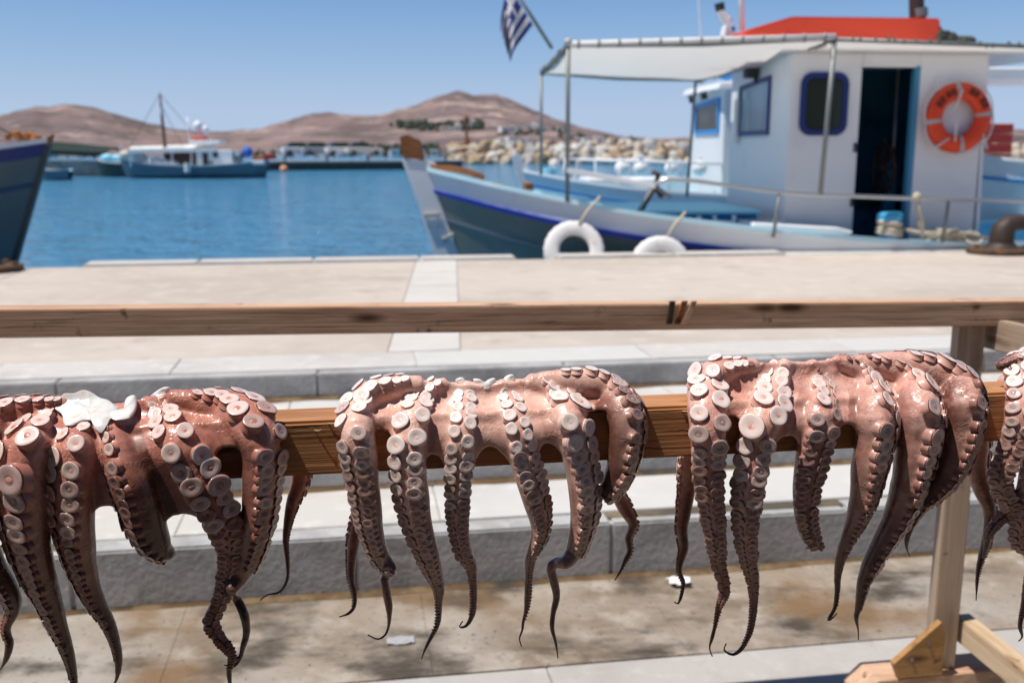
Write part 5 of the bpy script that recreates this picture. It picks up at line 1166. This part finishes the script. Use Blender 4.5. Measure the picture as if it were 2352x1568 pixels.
# --- teal boat whose bow enters from the left
Dl = 10.75; q0 = P(113, 326, Dl); a9 = R(9)
fl_ = lambda s, t, z: Vector((q0.x, q0.y, 0)) - QU * s + QV * t + Vector((0, 0, z)); fl_.S = -QU; fl_.T = QV
tb = thing('fishing_boat', 'dark teal bow with navy stripe entering from the left edge', 'fishing boat', fl_(4, 0, ZW))
sL = [(0, .03, 1.665), (.35, .32, 1.60), (.8, .66, 1.53), (1.5, 1.0, 1.42), (2.5, 1.3, 1.28), (4, 1.5, 1.1), (6, 1.5, 1.0), (8, 1.2, 1.1), (9.3, .1, 1.35)]
teal = mat('teal_hull_paint', (.085, .125, .145), .3, .5, noise=[(1.5, 6, (.105, .15, .17), .45, .7)])
hull(fl_, sL, -.9, [('hull', 0, None, teal, 0), ('sheer_stripe', .015, .15, M['navy'], .012), ('waterway_stripe', .42, .47, mat('petrol_stripe', (.012, .06, .14), .4), .010)], (.34, .2), tb, capm=M['white'], inner=M['white'], deck=M['deckblue'], zdeck=lambda s: s[2] - .3)
q = pp(fl_, -.055)
MB().prism([q(*p) for p in ((116, 330), (100, 332), (86, 380), (28, 580), (-20, 745), (-2, 745), (44, 580), (100, 384))], QV * .11).build('stem_post', mat('stem_grey', (.05, .065, .065), .5), tb, bevel=.012)
MB().prism([q(*p) for p in ((120, 308), (106, 312), (97, 336), (114, 332))], QV * .11).build('stem_head', M['brownwood'], tb, bevel=.01)
mb = MB()
for k in range(14): mb.ball(fl_(random.uniform(.12, .45), random.uniform(-.12, .12), 1.66 + random.uniform(0, .08)), random.uniform(.03, .06), 6)
mb.build('net_pile', mat('orange_net', (.34, .13, .04), .9), tb, kind='stuff')
MB().box(fl_, (.62, -.30, 1.55), (.95, .2, 1.68)).build('white_hatch', M['white'], tb, bevel=.02)
mb = MB()
for a, b2 in (((.3, 1.7), (3.4, 3.4)), ((.9, 1.62), (3.4, 3.0))): mb.tube([fl_(a[0], 0, a[1]), fl_(b2[0], 0, b2[1])], .008, 5)
mb.build('stay', M['dark'], tb)
MB().tube([fl_(3.4, 0, 1.1), fl_(3.4, 0, 3.6)], .07, 10).build('mast', M['brownwood'], tb, smooth=True)
rows = [[fl_(.9 + .3 * i, t_, 1.95 + .04 * i - .25 * abs(t_)) for i in range(9)] for t_ in (-.8, -.4, 0, .4, .8)]
MB().grid(rows).build('bow_cover', mat('grey_tarp', (.10, .115, .115), .8), tb, smooth=True)

# --- far boats across the harbour
def far_frame(px, D, ang=2):
    o = P(px, 400, D); return frame((o.x, o.y, 0), ang)
fk = far_frame(277, 71); px2 = 71 / FPX                       # metres per photograph pixel out there
kk = thing('fishing_boat', 'slate blue far boat with long white awning and brown mast across the harbour', 'fishing boat', fk(5, 0, ZW))
sK = [(0, .05, 1.02), (.6, .5, .88), (1.5, 1.0, .72), (3, 1.5, .58), (5, 1.7, .50), (7, 1.6, .52), (9, 1.1, .68), (10, .5, .82), (10.4, .08, .92)]
slate = mat('slate_blue_hull', (.085, .145, .185), .35, noise=[(.7, 6, (.11, .175, .215), .45, .7)])
hull(fk, sK, -1.1, [('topside_strake', 0, .12, mat('slate_light', (.16, .22, .27), .4), 0), ('hull', .12, None, slate, 0)], (.3, .2), kk, capm=M['white'], inner=M['white'], deck=M['white'], zdeck=lambda s: s[2] - .2)
kp = lambda x, y, tt=0: PL(x, y, fk(0, tt, 0), fk.T)
def kbox(nm, x0, x1, y0, y1, t0, t1, m, par=kk, **k):
    a, b2 = kp(x0, y1, t0), kp(x1, y0, t0); s0, s1 = (a - fk(0, 0, 0)).dot(fk.S), (b2 - fk(0, 0, 0)).dot(fk.S)
    return MB().box(fk, (s0, t0, a.z), (s1, t1, b2.z)).build(nm, m, par, bevel=.03, **k)
kbox('cabin_wall', 452, 532, 345, 384, -1.0, 1.0, M['white'])
kbox('cabin_door', 466, 477, 351, 380, -1.05, -1.001, M['dark'])
kbox('cabin_window', 489, 500, 350, 362, -1.05, -1.001, M['dark'])
kbox('cabin_port', 476, 489, 370, 378, -1.05, -1.001, M['galv'])
kbox('dark_interior_block', 385, 450, 348, 384, -.7, .9, mat('painted_interior_dark', (.06, .035, .03), .7))  # solid block; the dim interior under the awning is painted as dark colour
c0_, c1_, c2_, c3_ = kp(292, 343, -1.3), kp(496, 339, -1.3), kp(492, 331, 1.3), kp(300, 337, 1.3)
cloth(c0_, c1_, c2_, c3_, 14, 6, .05, 'awning', M['whitecloth'], kk)
rows = [[c0_.lerp(c1_, i / 10) for i in range(11)], [c0_.lerp(c1_, i / 10) - Vector((0, 0, .28 + .02 * (i % 2))) for i in range(11)]]
MB().grid(rows).build('awning_skirt', M['whitecloth'], kk, fixn=False)
for x in (300, 345, 395, 440): MB().tube([kp(x, 344, -1.25), kp(x, 384, -1.25)], .04, 6).build('awning_post', M['white'], kk)
MB().tube([kp(384, 384), kp(374, 290), kp(367, 214)], [.15, .12, .07], 8).build('mast', mat('mast_brown', (.13, .08, .065), .8), kk, smooth=True)
MB().tube([kp(371, 262), kp(370, 248)], .17, 8).build('mast_band', M['white'], kk)
mb = MB()
for a, b2 in (((367, 216), (470, 335)), ((367, 216), (284, 364)), ((369, 240), (420, 335))): mb.tube([kp(*a), kp(*b2)], .018, 4)
mb.build('rigging', M['dark'], kk)
kbox('red_roof_box', 441, 468, 314, 322, -.6, .6, M['red']); kbox('upper_cabin', 436, 505, 323, 333, -.8, .8, M['white'])
MB().ball(kp(455, 290), .38, 8).ball(kp(471, 299), .30, 8).tube([kp(458, 318), kp(455, 290)], .07, 6).tube([kp(466, 318), kp(471, 299)], .05, 6).tube([kp(436, 330), kp(430, 270)], .05, 5).build('radar', M['white'], kk, smooth=True)
for x, y, r_, m in ((290, 356, .42, 'cream'), (306, 360, .36, 'white'), (323, 362, .42, 'cream'), (360, 372, .40, 'white'), (378, 374, .34, 'white'), (398, 376, .30, 'white')):
    MB().ball(kp(x, y, -.7), r_, 8, sz=(1.3, 1, .8)).build('net_bundle', hw2 if m == 'cream' else M['white'], kk, smooth=True)
MB().ball(kp(568, 350, -.4), .42, 8, sz=(1, 1, 1)).build('blue_tarp', mat('tarp_blue', (.02, .12, .45), .6), kk, smooth=True)
MB().ball(kp(549, 362, -.4), .36, 8, sz=(1, 1, 1.1)).build('dark_bundle', slate, kk, smooth=True)
kbox('stern_planks', 580, 607, 360, 369, -.5, .5, M['brownwood']); kbox('stern_box', 606, 630, 353, 366, -.4, .4, lk); kbox('stern_rail', 578, 606, 369, 378, -.9, .9, M['white'])
MB().tube([kp(430, 375, -1.85), kp(431, 395, -1.85)], .22, 8).build('fender', M['whitecloth'], kk, smooth=40)

fg = far_frame(225, 74)
dk = thing('fishing_boat', 'small dark green far boat with pale blue heap, left of the slate one', 'fishing boat', fg(2, 0, ZW))
sD = [(0, .05, .85), (.8, .6, .68), (2, .9, .6), (3.6, .8, .62), (4.4, .1, .75)]
hull(fg, sD, -1, [('hull', 0, None, mat('dark_green_hull', (.035, .055, .055), .4), 0)], (.2, .2), dk, capm=M['white'], inner=M['white'], deck=M['white'], zdeck=lambda s: s[2] - .15)
for x, y, r_, m in ((.8, -.1, .42, M['deckblue']), (1.5, 0, .38, M['deckblue']), (2.0, -.2, .30, M['white']), (2.5, 0, .32, M['white'])): MB().ball(fg(x, y, .95), r_, 8, sz=(1.3, 1, .8)).build('net_heap', m, dk, smooth=True)
MB().tube([fg(1.8, 0, .6), fg(1.8, 0, 2.0)], .05, 6).build('post', M['white'], dk)
fj = far_frame(92, 66)
jt = thing('skiff', 'small slate blue skiff moored at the far jetty under the dark canopy', 'boat', fj(1, 0, ZW))
sJ = [(0, .05, .45), (.4, .4, .32), (1.0, .6, .26), (1.7, .55, .28), (2.0, .35, .32)]
hull(fj, sJ, -.8, [('hull', 0, None, slate, 0)], (.2, .1), jt, capm=M['white'], inner=M['white'], deck=M['deckblue'], zdeck=lambda s: s[2] - .12)
MB().box(fj, (.7, -.5, .34), (.95, .5, .40)).build('thwart', M['brownwood'], jt)
# stone jetty and dark canopy on the far side
fjt = far_frame(40, 76); jl = thing('jetty', 'tan stone jetty end below the dark green canopy', 'jetty', fjt(3, 0, ZW))
sc = 76 / FPX
for r_ in range(4):
    for c in range(9):
        MB().box(fjt, ((0 + c) * .78 + .2 * (r_ % 2), 0 + .01 * r_, ZW - .2 + r_ * .34), ((c + 1) * .78 + .2 * (r_ % 2) - .03, 3, ZW - .2 + (r_ + 1) * .34 - .02)).build('jetty_stone', rk[1] if (c + r_) % 3 else rk[3], jl)
cn = thing('canopy', 'dark green canopy over the far jetty behind the teal bow', 'canopy', fjt(3, 1.5, .95))
cg = mat('dark_green_canvas', (.012, .028, .025), .9)
MB().add([fjt(*p) for p in ((.8, -.6, 1.62), (7.0, -.6, 1.35), (7.0, 2.8, 1.50), (.8, 2.8, 1.75), (.8, 1.0, 2.35), (7.2, 1.0, 1.75), (.8, -.6, 1.35), (6.2, -.6, 1.05), (7.0, -.6, 1.33))], [(0, 1, 5, 4), (4, 5, 2, 3), (6, 7, 8, 1, 0)]).build('canvas_roof', cg, cn, fixn=False)
for x in (.9, 2.8, 4.9, 6.8):
    for y in (-.5, 2.6): MB().tube([fjt(x, y, .85), fjt(x, y, 1.5)], .05, 6).build('pole', M['galv'], cn)
for i, (x, m) in enumerate(((2.1, hw2), (2.7, M['whitecloth']), (4.9, M['whitecloth']), (5.6, hw2))):
    c = fjt(x, .5, .98); sk_ = thing('sack', ('first', 'second', 'third', 'last')[i] + ' from the left of the four pale net sacks on the far jetty', 'sack', c, 'pale sacks on the far jetty')
    MB().ball(c + Vector((0, 0, .32)), .36, 8, sz=(1, .9, 1)).build('bag', m, sk_, smooth=True); MB().tube([c + Vector((0, 0, .62)), c + Vector((0, 0, .76))], [.08, .14], 6).build('neck', m, sk_)
# parked things behind the pier: low row of cars
for i, (x, col) in enumerate(((690, (.7, .7, .7)), (735, (.35, .37, .4)), (788, (.72, .72, .72)), (835, (.6, .58, .52)))):
    c = P(x, 376, 106); c.z = ZW + 1.32; cr = thing('parked_car', ('leftmost', 'second', 'third', 'rightmost')[i] + ' of the four small cars parked on the far dark pier', 'car', c, 'cars parked on the far pier')
    fc = lambda s, t, z: c + px_ * s + py_ * t + Vector((0, 0, z))
    cm = mat('car_paint', col, .3)
    MB().prism([fc(s, -.8, z) for s, z in ((-1.9, .3), (1.9, .3), (1.9, .75), (1.2, .85), (-1.85, .9))], py_ * 1.6).build('body', cm, cr, bevel=.06)
    MB().prism([fc(s, -.68, z) for s, z in ((-1.5, .88), (.9, .86), (.3, 1.4), (-1.1, 1.4))], py_ * 1.36).build('cab', M['glassgreen'], cr, bevel=.05)
    for s in (-1.2, 1.2):
        for t_ in (-.8, .65): MB().tube([fc(s, t_ - .02, .3), fc(s, t_ + .16, .3)], .3, 12).build('wheel', M['tyreblack'], cr)
